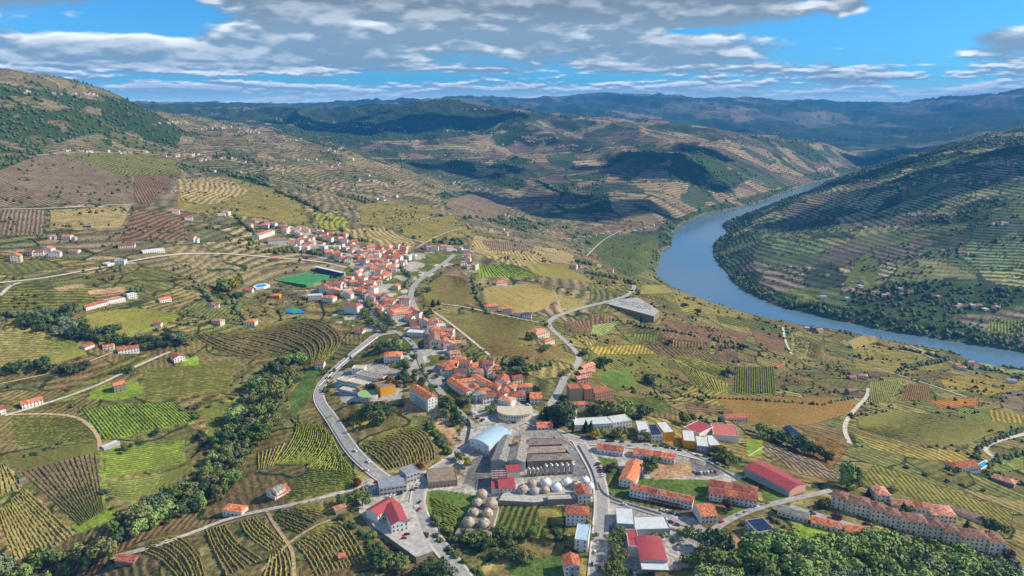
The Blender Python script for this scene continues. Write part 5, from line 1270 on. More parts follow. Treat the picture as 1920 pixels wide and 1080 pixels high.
# wooden poles in the fields
WP = MB().lathe([(.14, -1), (.1, 9)], 6).build('utility_pole', mat('pale_pole', 'a79f90', .9, .1)); wpm = WP.data; bpy.data.objects.remove(WP)
XB = MB().box(-.9, .9, -.06, .06, 8.3, 8.45).build('crossbar', WALL['g']); xbm = XB.data; bpy.data.objects.remove(XB)
for u, v, lb in ((430, 632, 'the terraced bowl'), (571, 925, 'the yellow vineyard'), (630, 920, 'the yellow vineyard end'), (381, 990, 'the stone lane'), (1185, 635, 'the yellow slope'), (1755, 858, 'the field hut'), (1888, 812, 'the brown field'), (641, 630, 'the red roofed small house'), (960, 1008, 'the garden plot'), (310, 530, 'the scrub valley'), (65, 524, 'the hill road'), (152, 515, 'the hill road wall'), (110, 519, 'the hill road turning'), (1040, 665, 'the farm drive'), (963, 640, 'the red field')):
    g = G([u], [v])[0]; o = link('utility_pole', wpm); o.location = tuple(g); o.scale = (1.4, 1.4, 1.2); put(o, 'crossbar', xbm, 0, 0, 0); tag(o, f'pale utility pole beside {lb}', 'utility pole', 'utility poles')

# ---------------------------------------------------------------- cars
def car_meshes(col, nm):
    m = mat('car_paint_' + nm, col, .3, .03, 1, spec=.6)
    b = MB(); b.add([(-2.1, -.85, .3), (2.1, -.85, .3), (2.1, .85, .3), (-2.1, .85, .3), (-2.15, -.88, .75), (2.15, -.88, .72), (2.15, .88, .72), (-2.15, .88, .75), (-2.0, -.8, .95), (1.9, -.8, .88), (1.9, .8, .88), (-2.0, .8, .95)],
        [(0, 3, 2, 1), (0, 1, 5, 4), (1, 2, 6, 5), (2, 3, 7, 6), (3, 0, 4, 7), (4, 5, 9, 8), (5, 6, 10, 9), (6, 7, 11, 10), (7, 4, 8, 11), (8, 9, 10, 11)])
    b.add([(-1.35, -.62, 1.42), (.35, -.62, 1.42), (.35, .62, 1.42), (-1.35, .62, 1.42), (-1.35, -.62, 1.47), (.35, -.62, 1.47), (.35, .62, 1.47), (-1.35, .62, 1.47)], [(0, 3, 2, 1), (4, 5, 6, 7), (0, 1, 5, 4), (1, 2, 6, 5), (2, 3, 7, 6), (3, 0, 4, 7)])
    o = b.build('parked_car', m); me = o.data; bpy.data.objects.remove(o); return me
CCOL = {'white': 'e2e2e0', 'silver': 'a6a9ac', 'dark grey': '3b3e42', 'black': '191a1c', 'red': 'a3242a', 'blue': '2b4474'}
CME = {k: car_meshes(v, k.replace(' ', '_')) for k, v in CCOL.items()}
CAB = MB().add([(-1.85, -.78, .9), (1.05, -.78, .88), (1.05, .78, .88), (-1.85, .78, .9), (-1.4, -.64, 1.42), (.4, -.64, 1.42), (.4, .64, 1.42), (-1.4, .64, 1.42)], [(0, 3, 2, 1), (4, 5, 6, 7), (0, 1, 5, 4), (1, 2, 6, 5), (2, 3, 7, 6), (3, 0, 4, 7)]).build('car_window', GLASS); cab = CAB.data; bpy.data.objects.remove(CAB)
TYR = mat('tyre_rubber', '17171a', .9, .05)
WH = MB().lathe([(.33, -.1), (.33, .1)], 12).build('wheel', TYR); whm = WH.data; bpy.data.objects.remove(WH)
CARS = '''the walled yard|737,968,60 770,978,60 757,972,90 763,1010,20 758,1018,10
the main road by the yard|787,943,70 780,953,40 786,957,60
the main road on the curve|690,867,-40 687,883,-20 666,847,-40
the showroom parking|682,916,20 689,911,30 704,920,0 704,926,0 706,905,15 711,907,20 722,928,15 735,930,10 750,927,30 773,920,0 779,917,20 785,909,40 800,892,20 728,933,0
the shady street|1116,1037,85 1110,1060,85 1121,1003,88 1145,985,90 1145,992,90
the white flat house|1063,1027,10 1077,1034,-10 1070,1028,60
the lane above the grey sheds|1242,958,-30 1252,960,-30 1259,963,-30 1272,966,-30 1246,973,-30 1258,980,-30 1270,985,-30 1170,947,-10
the square block road|1418,952,20 1430,948,20 1438,945,25 1398,961,25 1385,966,25 1353,980,30
the winery gate parking|1120,873,5 1123,878,5 1125,882,5 1127,887,5 1130,891,5 1131,895,5 1122,870,5
the parking street|1093,822,10 1104,824,10 1116,825,8 1140,829,8 1148,829,8 1166,830,5 1188,831,5 1199,831,5 1213,835,5 1228,838,-5 1240,838,-8 1250,841,-8 1262,843,-8 1274,846,-8 1180,837,5
the round car park|1308,856,-20 1321,858,-20 1333,863,-25 1342,868,-30 1346,871,-30 1302,885,80 1308,888,80 1315,888,80 1322,888,80 1328,887,80 1335,886,80 1341,885,80
the sports field wall|1400,808,-20 1407,810,-20 1414,812,-20 1422,814,-20 1430,817,-20 1438,819,-20
the rear apartment street|1690,940,-25 1702,943,-25 1710,945,-25 1720,948,-25 1730,951,-25 1740,955,-25 1672,922,-20 1668,918,-20
the front apartment street|1500,967,-15 1680,1003,-15 1690,1005,-15 1712,1011,-15 1620,990,-15 1780,1032,-18
the solar house yard|1400,1026,-40 1388,1031,60
the dark street corner|1285,1003,-40 1290,1006,90
the hillside apartment house|755,770,60 760,772,60 764,776,60 780,781,5 830,788,20 838,790,20 820,784,10 845,800,20 855,822,10 860,826,10
the market parking|880,778,20 888,776,10 895,785,10 905,788,20 955,795,0 963,794,0 985,757,-40 990,760,-30
the road below the church|770,640,-60 774,650,-60 780,660,-60 764,632,10 752,636,10 698,650,30 690,655,30 705,645,30
the avenue|725,612,30 735,616,20 650,560,30 655,605,40 662,612,40 670,605,40 640,596,20
the valley road|1068,645,-50 1064,705,60 1055,712,60 773,532,50
the workshop yard|1185,1060,80 1183,1072,80 1190,1078,80 1290,1050,60 1270,1055,60
'''
cr = random.Random(8)
for ln_ in CARS.strip().split('\n'):
    place, lst = ln_.split('|'); cnt = defaultdict(list)
    for t in lst.split():
        u, v, a = map(float, t.split(',')); g = G([u], [v])[0]
        k = cr.choice(['white', 'white', 'silver', 'silver', 'dark grey', 'black', 'black', 'red', 'blue'])
        o = link('parked_car', CME[k]); zz = ZY + .08 if place == 'the walled yard' else g[2] + .5 if place.startswith('the main road') or 'street' in place or 'valley road' in place else g[2] + .15
        o.location = (g[0], g[1], zz); o.rotation_euler = (0, 0, radians(a)); s = cr.uniform(.94, 1.1); o.scale = (s, s, s * cr.uniform(.95, 1.15))
        put(o, 'car_window', cab, 0, 0, 0)
        for wx in (-1.3, 1.3):
            for wy in (-.8, .8):
                q = put(o, 'wheel', whm, wx, wy, .33); q.rotation_euler = (pi / 2, 0, 0)
        tag(o, '', 'car', 'cars parked about the town'); cnt[k].append((u, o))
    for k, L in cnt.items():
        L.sort(key=lambda q: q[0])
        for i, (u, o) in enumerate(L):
            o['label'] = f'{k} car at {place}' if len(L) == 1 else f'{("first", "second", "third", "fourth", "fifth", "sixth", "seventh")[min(i, 6)]} {k} car along {place}'
# ---------------------------------------------------------------- vine rows
LEAFM = {k: leafmat('vine_' + k, a, b_, .12) for k, a, b_ in (('olive', '6c682e', 'a39a48'), ('olive2', '59602a', '8c8438'), ('dark', '4a5222', '6c742c'), ('yg', '6a722a', '96983e'), ('yel', '787232', '9c9046'), ('rust', '7a5a2a', '99783a'), ('tan', '857440', 'a8945a'), ('brown', '6a5434', '86703f'), ('green', '5c6828', '8e983c'))}
fr = np.random.default_rng(17)
for f in FIELDS:
    ga, gb, n = f['ga'], f['gb'], f['n']; V = []; Q = []
    D = ga[:, 1].mean(); seg = 1.3 if D < 750 else 2.2
    for k in range(n):
        t = (k + .5) / n
        p = ga[:, :2] * (1 - t) + gb[:, :2] * t
        L = np.linalg.norm(np.diff(p, axis=0), axis=1).sum(); m = max(4, int(L / seg)); p = densify(p, m)
        tt = np.gradient(p, axis=0); tt /= np.linalg.norm(tt, axis=1)[:, None] + 1e-9; nr_ = np.stack([-tt[:, 1], tt[:, 0]], 1)
        z = HZ(p[:, 0], p[:, 1]); hgt = f['h'] * fr.uniform(.4, 1.3, m); gap = (fr.random(m) < .13); hgt[gap] = .1
        hgt *= fr.uniform(.7, 1.2); hgt[0] = hgt[-1] = .1
        wd = (.42 + .25 * fr.random(m)); lat = fr.normal(0, .2, m)
        b0 = len(V)
        for a_, zz in ((-1, -.2), (-.7, .75), (.7, .75 + 0), (1, -.2)):
            q = p + nr_ * (a_ * wd + lat)[:, None]
            V_ = np.c_[q, z + (hgt * (1.0 if zz > 0 else 0) * fr.uniform(.8, 1.15, m)) - (.3 if zz < 0 else 0)]
            if a_ == -1: blk = [V_]
            else: blk.append(V_)
        V.extend(np.concatenate(blk).tolist())
        for c in range(3):
            i = np.arange(m - 1) + b0 + c * m
            Q.append(np.stack([i, i + 1, i + 1 + m, i + m], 1))
    o = arrays_object('vineyard_rows', V, np.concatenate(Q), [LEAFM[f['leaf']]])
    tag(o, f['lab'], 'vineyard', kind='stuff')

# ---------------------------------------------------------------- trees
BARK = mat('tree_bark', '5a4a38', .95, .2)
CRN = {'mid': leafmat('leaves_mid', '465826', '7c8a44'), 'dark': leafmat('leaves_dark', '32442a', '586a40'), 'olive': leafmat('leaves_olive', '565c34', '86854f'), 'yellow': leafmat('leaves_yellow', '7d7a20', 'a89c30'), 'light': leafmat('leaves_light', '5a7a3a', 'a0b062'),
       'rust': leafmat('leaves_rust', '6d4a22', '8f6a34'), 'red': leafmat('leaves_red', '5a2420', '7d3a2e'), 'con': leafmat('needles', '1a2a1c', '2f4028'), 'purple': leafmat('leaves_purple', '3d3238', '5d4a4a'), 'silver': leafmat('leaves_silver', '56664a', '8a9670')}
tr = np.random.default_rng(23)
def crown_mesh(kind, seed, matname, nleaf=820):
    r = np.random.default_rng(seed); pts = []; 
    if kind == 'round':
        lobes = [(r.normal(0, .30), r.normal(0, .30), r.uniform(.42, .82), r.uniform(.22, .36)) for _ in range(11)]
    elif kind == 'tall':
        lobes = [(r.normal(0, .13), r.normal(0, .13), z, .20 * (1.15 - abs(z - .55))) for z in np.linspace(.22, .93, 11)]
    elif kind == 'cone':
        lobes = [(r.normal(0, .03), r.normal(0, .03), z, .30 * (1.02 - z) + .02) for z in np.linspace(.14, .96, 14)]
    elif kind == 'spire':
        lobes = [(0, 0, z, .075 * (1.15 - abs(z - .45) * 1.3) + .01) for z in np.linspace(.06, .95, 14)]
    else:      # bush
        lobes = [(r.normal(0, .3), r.normal(0, .3), r.uniform(.2, .6), r.uniform(.22, .36)) for _ in range(7)]
    lw = np.array([l[3] ** 2 for l in lobes]); lw /= lw.sum()
    V = []; Q = []
    for i in range(nleaf):
        l = lobes[r.choice(len(lobes), p=lw)]
        d = r.normal(size=3); d /= np.linalg.norm(d); rad = l[3] * (r.uniform(.45, 1) ** .4) * r.uniform(.85, 1.12)
        if kind not in ('bush',): d[2] *= .85
        c = np.array([l[0], l[1], l[2]]) + d * rad
        nrm = d + r.normal(0, .28, 3) + np.array([0, 0, .15]); nrm /= np.linalg.norm(nrm)
        a = np.cross(nrm, r.normal(size=3)); a /= np.linalg.norm(a); b_ = np.cross(nrm, a)
        s = r.uniform(.035, .075) * (1.1 if kind == 'round' else .8 if kind != 'bush' else 1.5); s2 = s * r.uniform(.6, 1)
        k0 = len(V); V += [c - a * s - b_ * s2 * .6, c + a * s * .8 - b_ * s2, c + a * s + b_ * s2 * .7, c - a * s * .7 + b_ * s2]; Q.append((k0, k0 + 1, k0 + 2, k0 + 3))
    o = arrays_object('crown', V, Q, [CRN[matname]]); me = o.data; bpy.data.objects.remove(o); return me
def trunk_mesh(kind):
    b = MB(); top = .55 if kind in ('round', 'tall') else .9 if kind in ('cone', 'spire') else .3
    r0 = .035 if kind != 'bush' else .05
    b.lathe([(r0 * 1.3, -.08), (r0, .08), (r0 * .75, top * .6), (r0 * .3, top)], 7)
    if kind in ('round', 'tall'):
        for k in range(4):
            a = k * 1.7; x, y = cos(a), sin(a); q = .014
            b.add([(-y * q, x * q, .28), (y * q, -x * q, .28), (0, 0, .34), (x * .22 - y * q * .4, y * .22 + x * q * .4, .6), (x * .22 + y * q * .4, y * .22 - x * q * .4, .6), (x * .22, y * .22, .63)], [(0, 1, 4, 3), (1, 2, 5, 4), (2, 0, 3, 5), (3, 4, 5)])
    o = b.build('trunk', BARK); me = o.data; bpy.data.objects.remove(o); return me
TRK = {k: trunk_mesh(k) for k in ('round', 'tall', 'cone', 'spire', 'bush')}
_cc = {}
def crown(kind, m):
    L = _cc.setdefault((kind, m), [])
    if len(L) < (3 if m in ('mid', 'olive', 'dark') else 2):
        L.append(crown_mesh(kind, hash((kind, m, len(L))) % 9999 if False else (len(_cc) * 31 + len(L) * 7 + 3), m)); return L[-1]
    return L[int(tr.integers(len(L)))]
TREES = []
def tree(x, y, z, h, kind='round', m='mid', label='', group=None, name=None, wide=1.):
    nm = name or {'round': 'broadleaf_tree', 'tall': 'slender_tree', 'cone': 'conifer', 'spire': 'cypress', 'bush': 'bush'}[kind]
    o = link(nm, TRK[kind]); o.location = (x, y, z - .1); o.rotation_euler = (0, 0, float(tr.uniform(0, 6.28))); w_ = h * wide * float(tr.uniform(.9, 1.12)); o.scale = (w_, w_, h)
    link('crown', crown(kind, m), o)
    tag(o, label, {'bush': 'shrub', 'cone': 'conifer', 'spire': 'cypress'}.get(kind, {'feathery_tree': 'feathery tree', 'garden_tree': 'garden tree'}.get(nm, 'tree')), group); TREES.append((x, y)); return o
# singular trees: u,v of the foot, height, kind, leaf, label
ST = '''
1588,915,24,tall,light,tall pale poplar beside the tree row car park
1598,918,19,tall,mid,shorter green poplar joined to the tall pale poplar
1338,1030,15,round,dark,dark evergreen beside the sloping lane and brown bank
1328,1060,13,round,olive,olive green tree below the dark lane evergreen
1312,1060,11,round,mid,green tree at the foot of the brown bank steps
435,546,22,round,yellow,big yellow green poplar behind the swimming pool
424,548,20,round,mid,dark green tree behind the big yellow poplar
447,560,11,round,dark,dark tree at the foot of the yellow poplar
1042,800,17,cone,con,tall dark conifer at the school corner
1052,792,19,round,dark,tall broad dark tree beside the valley road
1036,790,15,round,dark,dark tree on the valley road side of the tall clump
1060,780,14,round,dark,dark tree behind the tall clump
1074,812,12,spire,con,thin dark cypress before the school wing
1098,810,13,cone,con,dark cedar in front of the white school wing
1108,808,11,cone,dark,smaller cedar beside the dark cedar
1112,822,8,round,yellow,yellow green tree by the parking street
1150,820,9,round,olive,olive tree before the long school wing
1165,818,9,round,olive,second olive tree near the school end block
1134,782,17,round,olive,big plane tree in front of the brick block
1115,780,12,round,dark,dark tree under the big plane tree
1172,780,16,round,light,bright tall tree behind the white school
1200,785,14,round,dark,dark tree between the white and yellow schools
1212,783,11,round,dark,dark rounded tree behind the ochre school block
1280,795,12,round,mid,green tree behind the bright yellow school
1208,822,9,round,olive,olive tree before the ochre school block
1355,862,10,round,mid,green tree beside the round car park wall
1342,855,9,round,dark,dark tree under the yellow gym corner
1368,870,9,round,mid,tree on the grassy bank above the sports hall
1214,876,8,round,dark,dark tree among the patched orange roofs
1212,888,10,round,mid,rounded tree at the sandy round plaza
1234,868,6,round,mid,small tree before the patched orange row
1146,882,7,round,purple,brown tree beside the winery gate parking
1364,955,8,round,purple,purple leaved tree below the square block
1540,950,7,round,dark,small dark tree at the apartment street island
1548,953,5,round,mid,bush like tree at the first beige block
1810,1000,12,cone,con,dark conifer behind the last beige blocks
1855,998,11,round,dark,broad dark tree behind the last beige block
1692,962,10,cone,con,dark conifer between red villa and orange row
1700,968,8,round,mid,green tree under the dark villa conifer
1627,930,8,cone,con,small conifer beside the red villa yard
1675,925,6,round,yellow,golden tree at the rear apartment street
1790,892,8,round,mid,round tree below the white pool villa
720,660,14,round,dark,large dark tree of the round clump
735,658,13,round,mid,middle tree of the round clump
748,655,10,round,light,bright tree at the end of the round clump
760,700,15,tall,dark,tall cypress like tree beside the orange mansion
778,715,13,tall,mid,tree above the street bank by the apartment house
790,728,14,tall,olive,tree at the top of the apartment lane
698,735,9,round,dark,dark tree behind the yellow hall
735,725,12,round,rust,brown autumn tree of the school garden
722,722,9,round,rust,smaller brown tree of the school garden
757,722,13,round,dark,dark tree beside the brown autumn tree
706,797,15,tall,olive,tall tree rising from the hillock vineyard
716,795,14,tall,mid,tall tree on the hillock top
700,780,13,round,dark,dark tree at the hillock back
730,780,10,round,dark,tree below the apartment forecourt
690,775,10,round,mid,tree beside the round concrete terrace
840,775,13,round,dark,dark tree on the bank beside the parking lane
850,780,12,round,mid,tree on the parking lane bank
858,792,11,round,dark,tree at the foot of the parking lane bank
835,760,10,round,olive,olive tree above the parking lane
870,760,9,round,olive,tree beside the market lawn
880,755,8,round,mid,tree behind the market lawn
918,778,8,round,mid,round tree in the market parking
862,866,8,round,olive,yellow olive tree in the warehouse forecourt
875,875,8,round,yellow,golden tree in the warehouse forecourt
788,878,6,round,red,dark red tree at the hillock foot
671,912,7,round,red,red leaved tree at the stone lane fork
1020,660,8,round,mid,tree beside the old valley farm
1000,640,12,round,olive,tall tree in the red field corner
975,690,13,round,dark,dark tree on the terrace below the lane
965,702,10,round,olive,olive tree below the curved lane
985,700,10,round,mid,green tree below the curved lane
940,705,11,round,mid,tree behind the white gabled house
1003,735,7,round,dark,small round tree by the lawn
1060,705,8,round,yellow,yellow tree by the pink terraces
1068,698,7,round,yellow,second yellow tree by the pink terraces
1092,670,9,round,dark,dark tree on the valley road bend
1132,692,15,round,dark,big dark oak in the scrub slope
1218,722,14,round,dark,round dark oak above the school fields
1365,706,12,round,dark,dark tree between the vineyards of upright rows
1392,655,9,round,dark,dark tree by the white road fork
1285,577,9,round,dark,round tree above the river beside the cemetery
1308,588,10,round,dark,second round tree above the river
1255,645,7,round,dark,tree on the field bank under the cemetery
802,548,9,round,mid,tree beside the upper road wall
812,575,12,cone,con,dark cedar beside the upper road
822,572,9,cone,con,smaller dark cedar on the upper road
800,596,10,round,dark,dark tree behind the courtyard building
1106,460,14,spire,con,lone cypress near the river hamlet
1105,496,12,spire,con,lone cypress on the river slope
1598,738,10,spire,con,cypress beside the dark roofed stone house
1606,740,10,spire,con,second cypress beside the dark roofed stone house
243,845,8,round,mid,tree beside the long grey field hut
292,815,6,round,dark,round tree in the bright green vineyard
378,825,8,round,dark,dark tree at the wooded gully edge
372,785,7,round,mid,tree at the green vineyard corner
232,700,9,round,mid,green tree above the stone farmhouse
245,695,8,round,olive,olive tree by the farm track
1888,1050,8,round,purple,dark purple tree at the end of the apartment street
1290,1005,7,round,mid,hedge tree behind the car lane
5,1075,16,round,silver,silvery tree in the corner of the gully
'''
for ln_ in ST.strip().split('\n'):
    u, v, h, kd, m, lb = ln_.split(','); g = G([float(u)], [float(v)])[0]
    tree(g[0], g[1], g[2], float(h), kd, m, lb)
def clear(x, y, extra=0):
    return all((x - a) ** 2 + (y - b_) ** 2 > (r + extra) ** 2 for a, b_, r in FOOT)
ROADPTS = []
def along(px, step, h, kind, mats, label, group, wide=1., name=None, jit=.8):
    g = G(*densify(P2(px), 60).T); L = np.linalg.norm(np.diff(g[:, :2], axis=0), axis=1).sum(); q = densify(g, max(2, int(L / step)))
    for p in q:
        x, y = p[0] + tr.normal(0, jit), p[1] + tr.normal(0, jit)
        tree(x, y, float(HZ(x, y)), h * float(tr.uniform(.8, 1.2)), kind, mats[int(tr.integers(len(mats)))], label, group, name, wide)
def wood(px, spacing, h, kinds, mats, label, group, maxn=400, wide=1., name=None, chk=True):
    poly = P2(px); g = G(*np.array(poly).T)[:, :2]; lo, hi = g.min(0), g.max(0); P = []
    for _ in range(9000):
        x, y = tr.uniform(lo[0], hi[0]), tr.uniform(lo[1], hi[1])
        if not inside(np.array([x]), np.array([y]), g)[0]: continue
        if chk and not clear(x, y): continue
        if P and min((x - a) ** 2 + (y - b_) ** 2 for a, b_ in P) < spacing ** 2: continue
        P.append((x, y))
        if len(P) >= maxn: break
    for x, y in P:
        hh = h * float(tr.uniform(.55, 1.35)); i = int(tr.integers(len(mats)))
        tree(x, y, float(HZ(x, y)), hh, kinds[int(tr.integers(len(kinds)))], mats[i], label, group, name, wide)
    return len(P)
NT = []
NT.append(wood('0,1085 70,1058 150,1032 225,985 300,940 380,895 418,845 445,775 475,735 520,685 565,672 540,735 508,800 478,850 452,890 425,930 385,955 325,978 235,1018 190,1060 150,1085', 8.8, 12.5, ['round', 'round', 'tall'], ['mid', 'olive', 'light', 'dark', 'light', 'mid', 'olive', 'silver'], 'leafy tree in the belt of woodland along the gully', 'trees of the gully woodland', 150, .95))
NT.append(wood('1320,1100 1345,1062 1420,1041 1500,1024 1600,1025 1700,1031 1790,1050 1880,1082 1930,1110 1930,1150 1320,1150', 7.4, 12, ['round', 'round', 'round'], ['light', 'light', 'mid', 'light', 'silver'], 'pale green tree of the dense wood below the beige apartments', 'trees of the dense roadside wood', 150, 1.1, name='feathery_tree', chk=False))
NT.append(wood('40,600 90,590 130,585 140,605 230,640 330,625 350,645 280,660 170,640 90,630 50,615', 11, 11, ['round'], ['dark', 'mid', 'silver', 'dark'], 'dark tree of the small wood between the olive vineyards', 'trees of the small dark wood', 44, 1.))
along('1440,822 1475,836 1510,850 1545,862', 6.5, 11, 'round', ['dark', 'mid'], 'dark tree of the dense row beside the bare car park', 'car park tree row', 1.1)
along('668,578 700,606 722,624', 7, 6.5, 'round', ['mid', 'olive'], 'clipped plane tree in the avenue file beside the flats', 'avenue trees beside the flats', 1.1, jit=.3)
along('690,572 715,595 735,612', 7, 6.5, 'round', ['mid', 'olive'], 'clipped plane tree in the avenue file beside the orange row', 'avenue trees beside the orange row', 1.1, jit=.3)
along('1570,975 1650,1000 1740,1022 1860,1052', 17, 5.5, 'round', ['purple'], 'small purple leaved street tree before the beige apartments', 'purple street trees', 1.2)
along('1152,1015 1156,1040 1150,1075 1146,1090', 7, 10, 'round', ['olive', 'mid'], 'olive green tree of the roadside file opposite the white flat house', 'trees opposite the white flat house', 1.)
along('20,700 60,690 110,697 150,700 165,690', 9, 10, 'round', ['dark'], 'round dark tree of the clump above the farm track', 'dark clump above the farm track', 1.1)
along('930,1008 980,1012 1010,1004 1040,1010', 9, 8, 'round', ['mid', 'dark'], 'green tree in the garden below the dome terrace', 'garden trees below the domes', 1.)
along('870,1010 900,1030 940,1050 985,1055', 8, 8, 'round', ['olive', 'mid', 'dark'], 'mixed tree on the bank between the road and gardens', 'trees on the road bank', 1.05)
along('700,1060 740,1065 790,1075 830,1080', 9, 10, 'round', ['olive', 'mid', 'dark'], 'bushy tree under the walled yard', 'trees under the walled yard', 1.05)
along('640,945 660,940 680,945', 8, 9, 'round', ['olive', 'mid'], 'bushy tree beside the stone lane fork', 'trees at the stone lane fork', 1.1)
tp = [P2('480,418 560,432 640,440 662,470 640,476 590,470 545,462 500,440'), P2('612,476 660,468 760,470 760,500 740,512 700,545 690,565 640,560 610,552 660,530 680,500'), P2('690,560 800,606 830,640 862,690 830,650 770,620'), P2('835,690 880,690 925,705 975,725 1010,740 990,752 900,750 860,720'), P2('740,640 800,690 870,750 850,770 790,720 750,690')]
k_ = 0
for _ in range(1500):
    pg = np.array(tp[int(tr.integers(5))]); u, v = tr.uniform(pg[:, 0].min(), pg[:, 0].max()), tr.uniform(pg[:, 1].min(), pg[:, 1].max())
    if k_ >= 85 or not inside(np.array([u]), np.array([v]), pg)[0]: continue
    g = G([u], [v])[0]
    if clear(g[0], g[1], -1.5) and min((g[0] - a) ** 2 + (g[1] - b_) ** 2 for a, b_ in TREES) > 30:
        k_ += 1; tree(g[0], g[1], g[2], float(tr.uniform(4, 8)), 'round', ['mid', 'dark', 'olive', 'light'][int(tr.integers(4))], 'small garden tree between the close white town houses', 'garden trees among the town houses', 'garden_tree')
# shrubs: the larger, nearer ones one by one
def shrubs(px, step, h, mats, label, group, jit=1.5): along(px, step, h, 'bush', mats, label, group, 1.35, jit=jit)
shrubs('640,975 690,1010 740,1050', 7, 4, ['dark', 'mid'], 'shrub at the foot of the yard wall', 'shrubs under the yard wall')
shrubs('800,1000 850,1040 890,1070', 7, 3.5, ['dark', 'mid'], 'shrub on the bank of the main road', 'shrubs by the main road')
shrubs('810,975 840,1000 860,1020 900,1015 950,1020', 7, 5, ['olive', 'mid', 'dark'], 'shrub below the dome terrace', 'shrubs below the dome terrace')
shrubs('45,860 110,835 170,815', 7, 3, ['dark', 'mid'], 'round bush in the line between two vineyards', 'bush line between vineyards')
shrubs('200,925 215,965 250,985', 8, 3, ['dark'], 'dark bush along the green field border', 'bushes on the green field border')
shrubs('345,770 420,755 445,740', 9, 3, ['dark', 'olive'], 'bush on the grassy vineyard bank', 'bushes on the vineyard bank')
shrubs('805,800 825,825 835,850', 6, 5, ['dark', 'mid'], 'dark shrub on the hillock slope', 'shrubs on the hillock slope')
shrubs('1105,985 1108,1010 1050,1015', 8, 4, ['mid'], 'garden shrub beside the white flat house', 'shrubs by the white flat house')
shrubs('1210,1000 1250,1008 1265,1012', 5, 3, ['light', 'mid'], 'green hedge bush behind the grey shed', 'hedge behind the grey shed')
shrubs('1395,985 1440,972 1475,988', 6, 2.5, ['dark'], 'hedge bush around the solar house', 'hedge of the solar house')
shrubs('1340,840 1360,850 1385,862', 6, 3.5, ['olive', 'mid'], 'shrub on the bank above the sports hall', 'shrubs above the sports hall')
shrubs('1700,880 1760,900 1840,920', 12, 3.5, ['dark', 'mid'], 'dark shrub on the scrubby slope below the pool villa', 'shrubs of the scrub slope')
shrubs('1480,965 1510,960 1560,972 1620,990', 12, 2.5, ['mid'], 'verge shrub along the apartment street', 'verge shrubs of the apartment street')

# mid and far woodland, scrub and hedgerows: uncountable, one mass
def ico():
    t = (1 + 5 ** .5) / 2
    v = np.array([(-1, t, 0), (1, t, 0), (-1, -t, 0), (1, -t, 0), (0, -1, t), (0, 1, t), (0, -1, -t), (0, 1, -t), (t, 0, -1), (t, 0, 1), (-t, 0, -1), (-t, 0, 1)]) / np.sqrt(1 + t * t)
    f = np.array([(0, 11, 5), (0, 5, 1), (0, 1, 7), (0, 7, 10), (0, 10, 11), (1, 5, 9), (5, 11, 4), (11, 10, 2), (10, 7, 6), (7, 1, 8), (3, 9, 4), (3, 4, 2), (3, 2, 6), (3, 6, 8), (3, 8, 9), (4, 9, 5), (2, 4, 11), (6, 2, 10), (8, 6, 7), (9, 8, 1)])
    return v, f
IV, IF = ico()
def sub(v, f):
    v = list(map(tuple, v)); c = {}; o = []
    def mid(a, b_):
        k = (min(a, b_), max(a, b_))
        if k not in c:
            m = np.array(v[a]) + np.array(v[b_]); m /= np.linalg.norm(m); v.append(tuple(m)); c[k] = len(v) - 1
        return c[k]
    for a, b_, d in f:
        x, y, z = mid(a, b_), mid(b_, d), mid(d, a); o += [(a, x, z), (b_, y, x), (d, z, y), (x, y, z)]
    return np.array(v), np.array(o)
IV2, IF2 = sub(IV, IF)
def scatter(name, label, xyz, rad, m, detail=False, seed=1):
    r = np.random.default_rng(seed); v0, f0 = (IV2, IF2) if detail else (IV, IF); n_ = len(xyz); k = len(v0)
    jit = 1 + r.normal(0, .22, (n_, k, 1)); hs = r.uniform(.8, 1.5, (n_, 1, 1))
    V = v0[None] * jit; V[..., 2:3] *= hs; V = V * rad[:, None, None] + xyz[:, None, :]; V[..., 2] += (rad * .6)[:, None]
    Fq = (f0[None] + (np.arange(n_) * k)[:, None, None]).reshape(-1, 3)
    o = arrays_object(name, V.reshape(-1, 3), Fq, [m], k=3); tag(o, label, 'woodland', kind='stuff'); return o
FW = leafmat('far_leaves', '3e4c2e', '737a4c', .03); FWD = leafmat('far_dark_leaves', '42542f', '74844e', .03)
rw = np.random.default_rng(41)
def pick(mask, nmax, wgt=None):
    r, c = np.nonzero(mask); i = rw.choice(len(r), min(nmax, len(r)), replace=False, p=None if wgt is None else wgt[r, c] / wgt[r, c].sum())
    r, c = r[i], c[i]; x = GX[r, c] * (1 + rw.normal(0, .0006, len(r))); y = GY[r, c] * (1 + rw.normal(0, .001, len(r))); return np.stack([x, y, HZ(x, y)], 1)
vis = (PUu > -330) & (PUu < 2150) & (PVv < 1100)
dens = fbm(GX / 70, GY / 70, 3, 140)
p = pick(vis & (AUX[..., 2] > .5) & (GY > 1000) & (GY < 7500), 11000); scatter('hill_woodland', 'dark woodland covering parts of the valley hills', p, rw.uniform(2.6, 5.2, len(p)) * (1 + p[:, 1] / 9000), FW, False, 2)
p = pick(vis & (SHORE > 3) & (SHORE < 20 + 14 * dens) & (GY < 5000) & (dens > .44), 750); scatter('bank_trees', 'line of trees and reeds along both river banks', p, rw.uniform(2.6, 5.0, len(p)), FWD, True, 3)
p = pick(vis & (RIGHT | MIDH) & (SHORE > 30) & (WOOD < .5) & (dens > .54), 3200); scatter('hill_scrub', 'scattered scrub and olive trees on the hills beyond the river', p, rw.uniform(1.4, 3.2, len(p)) * (1 + p[:, 1] / 6000), FW, False, 4)
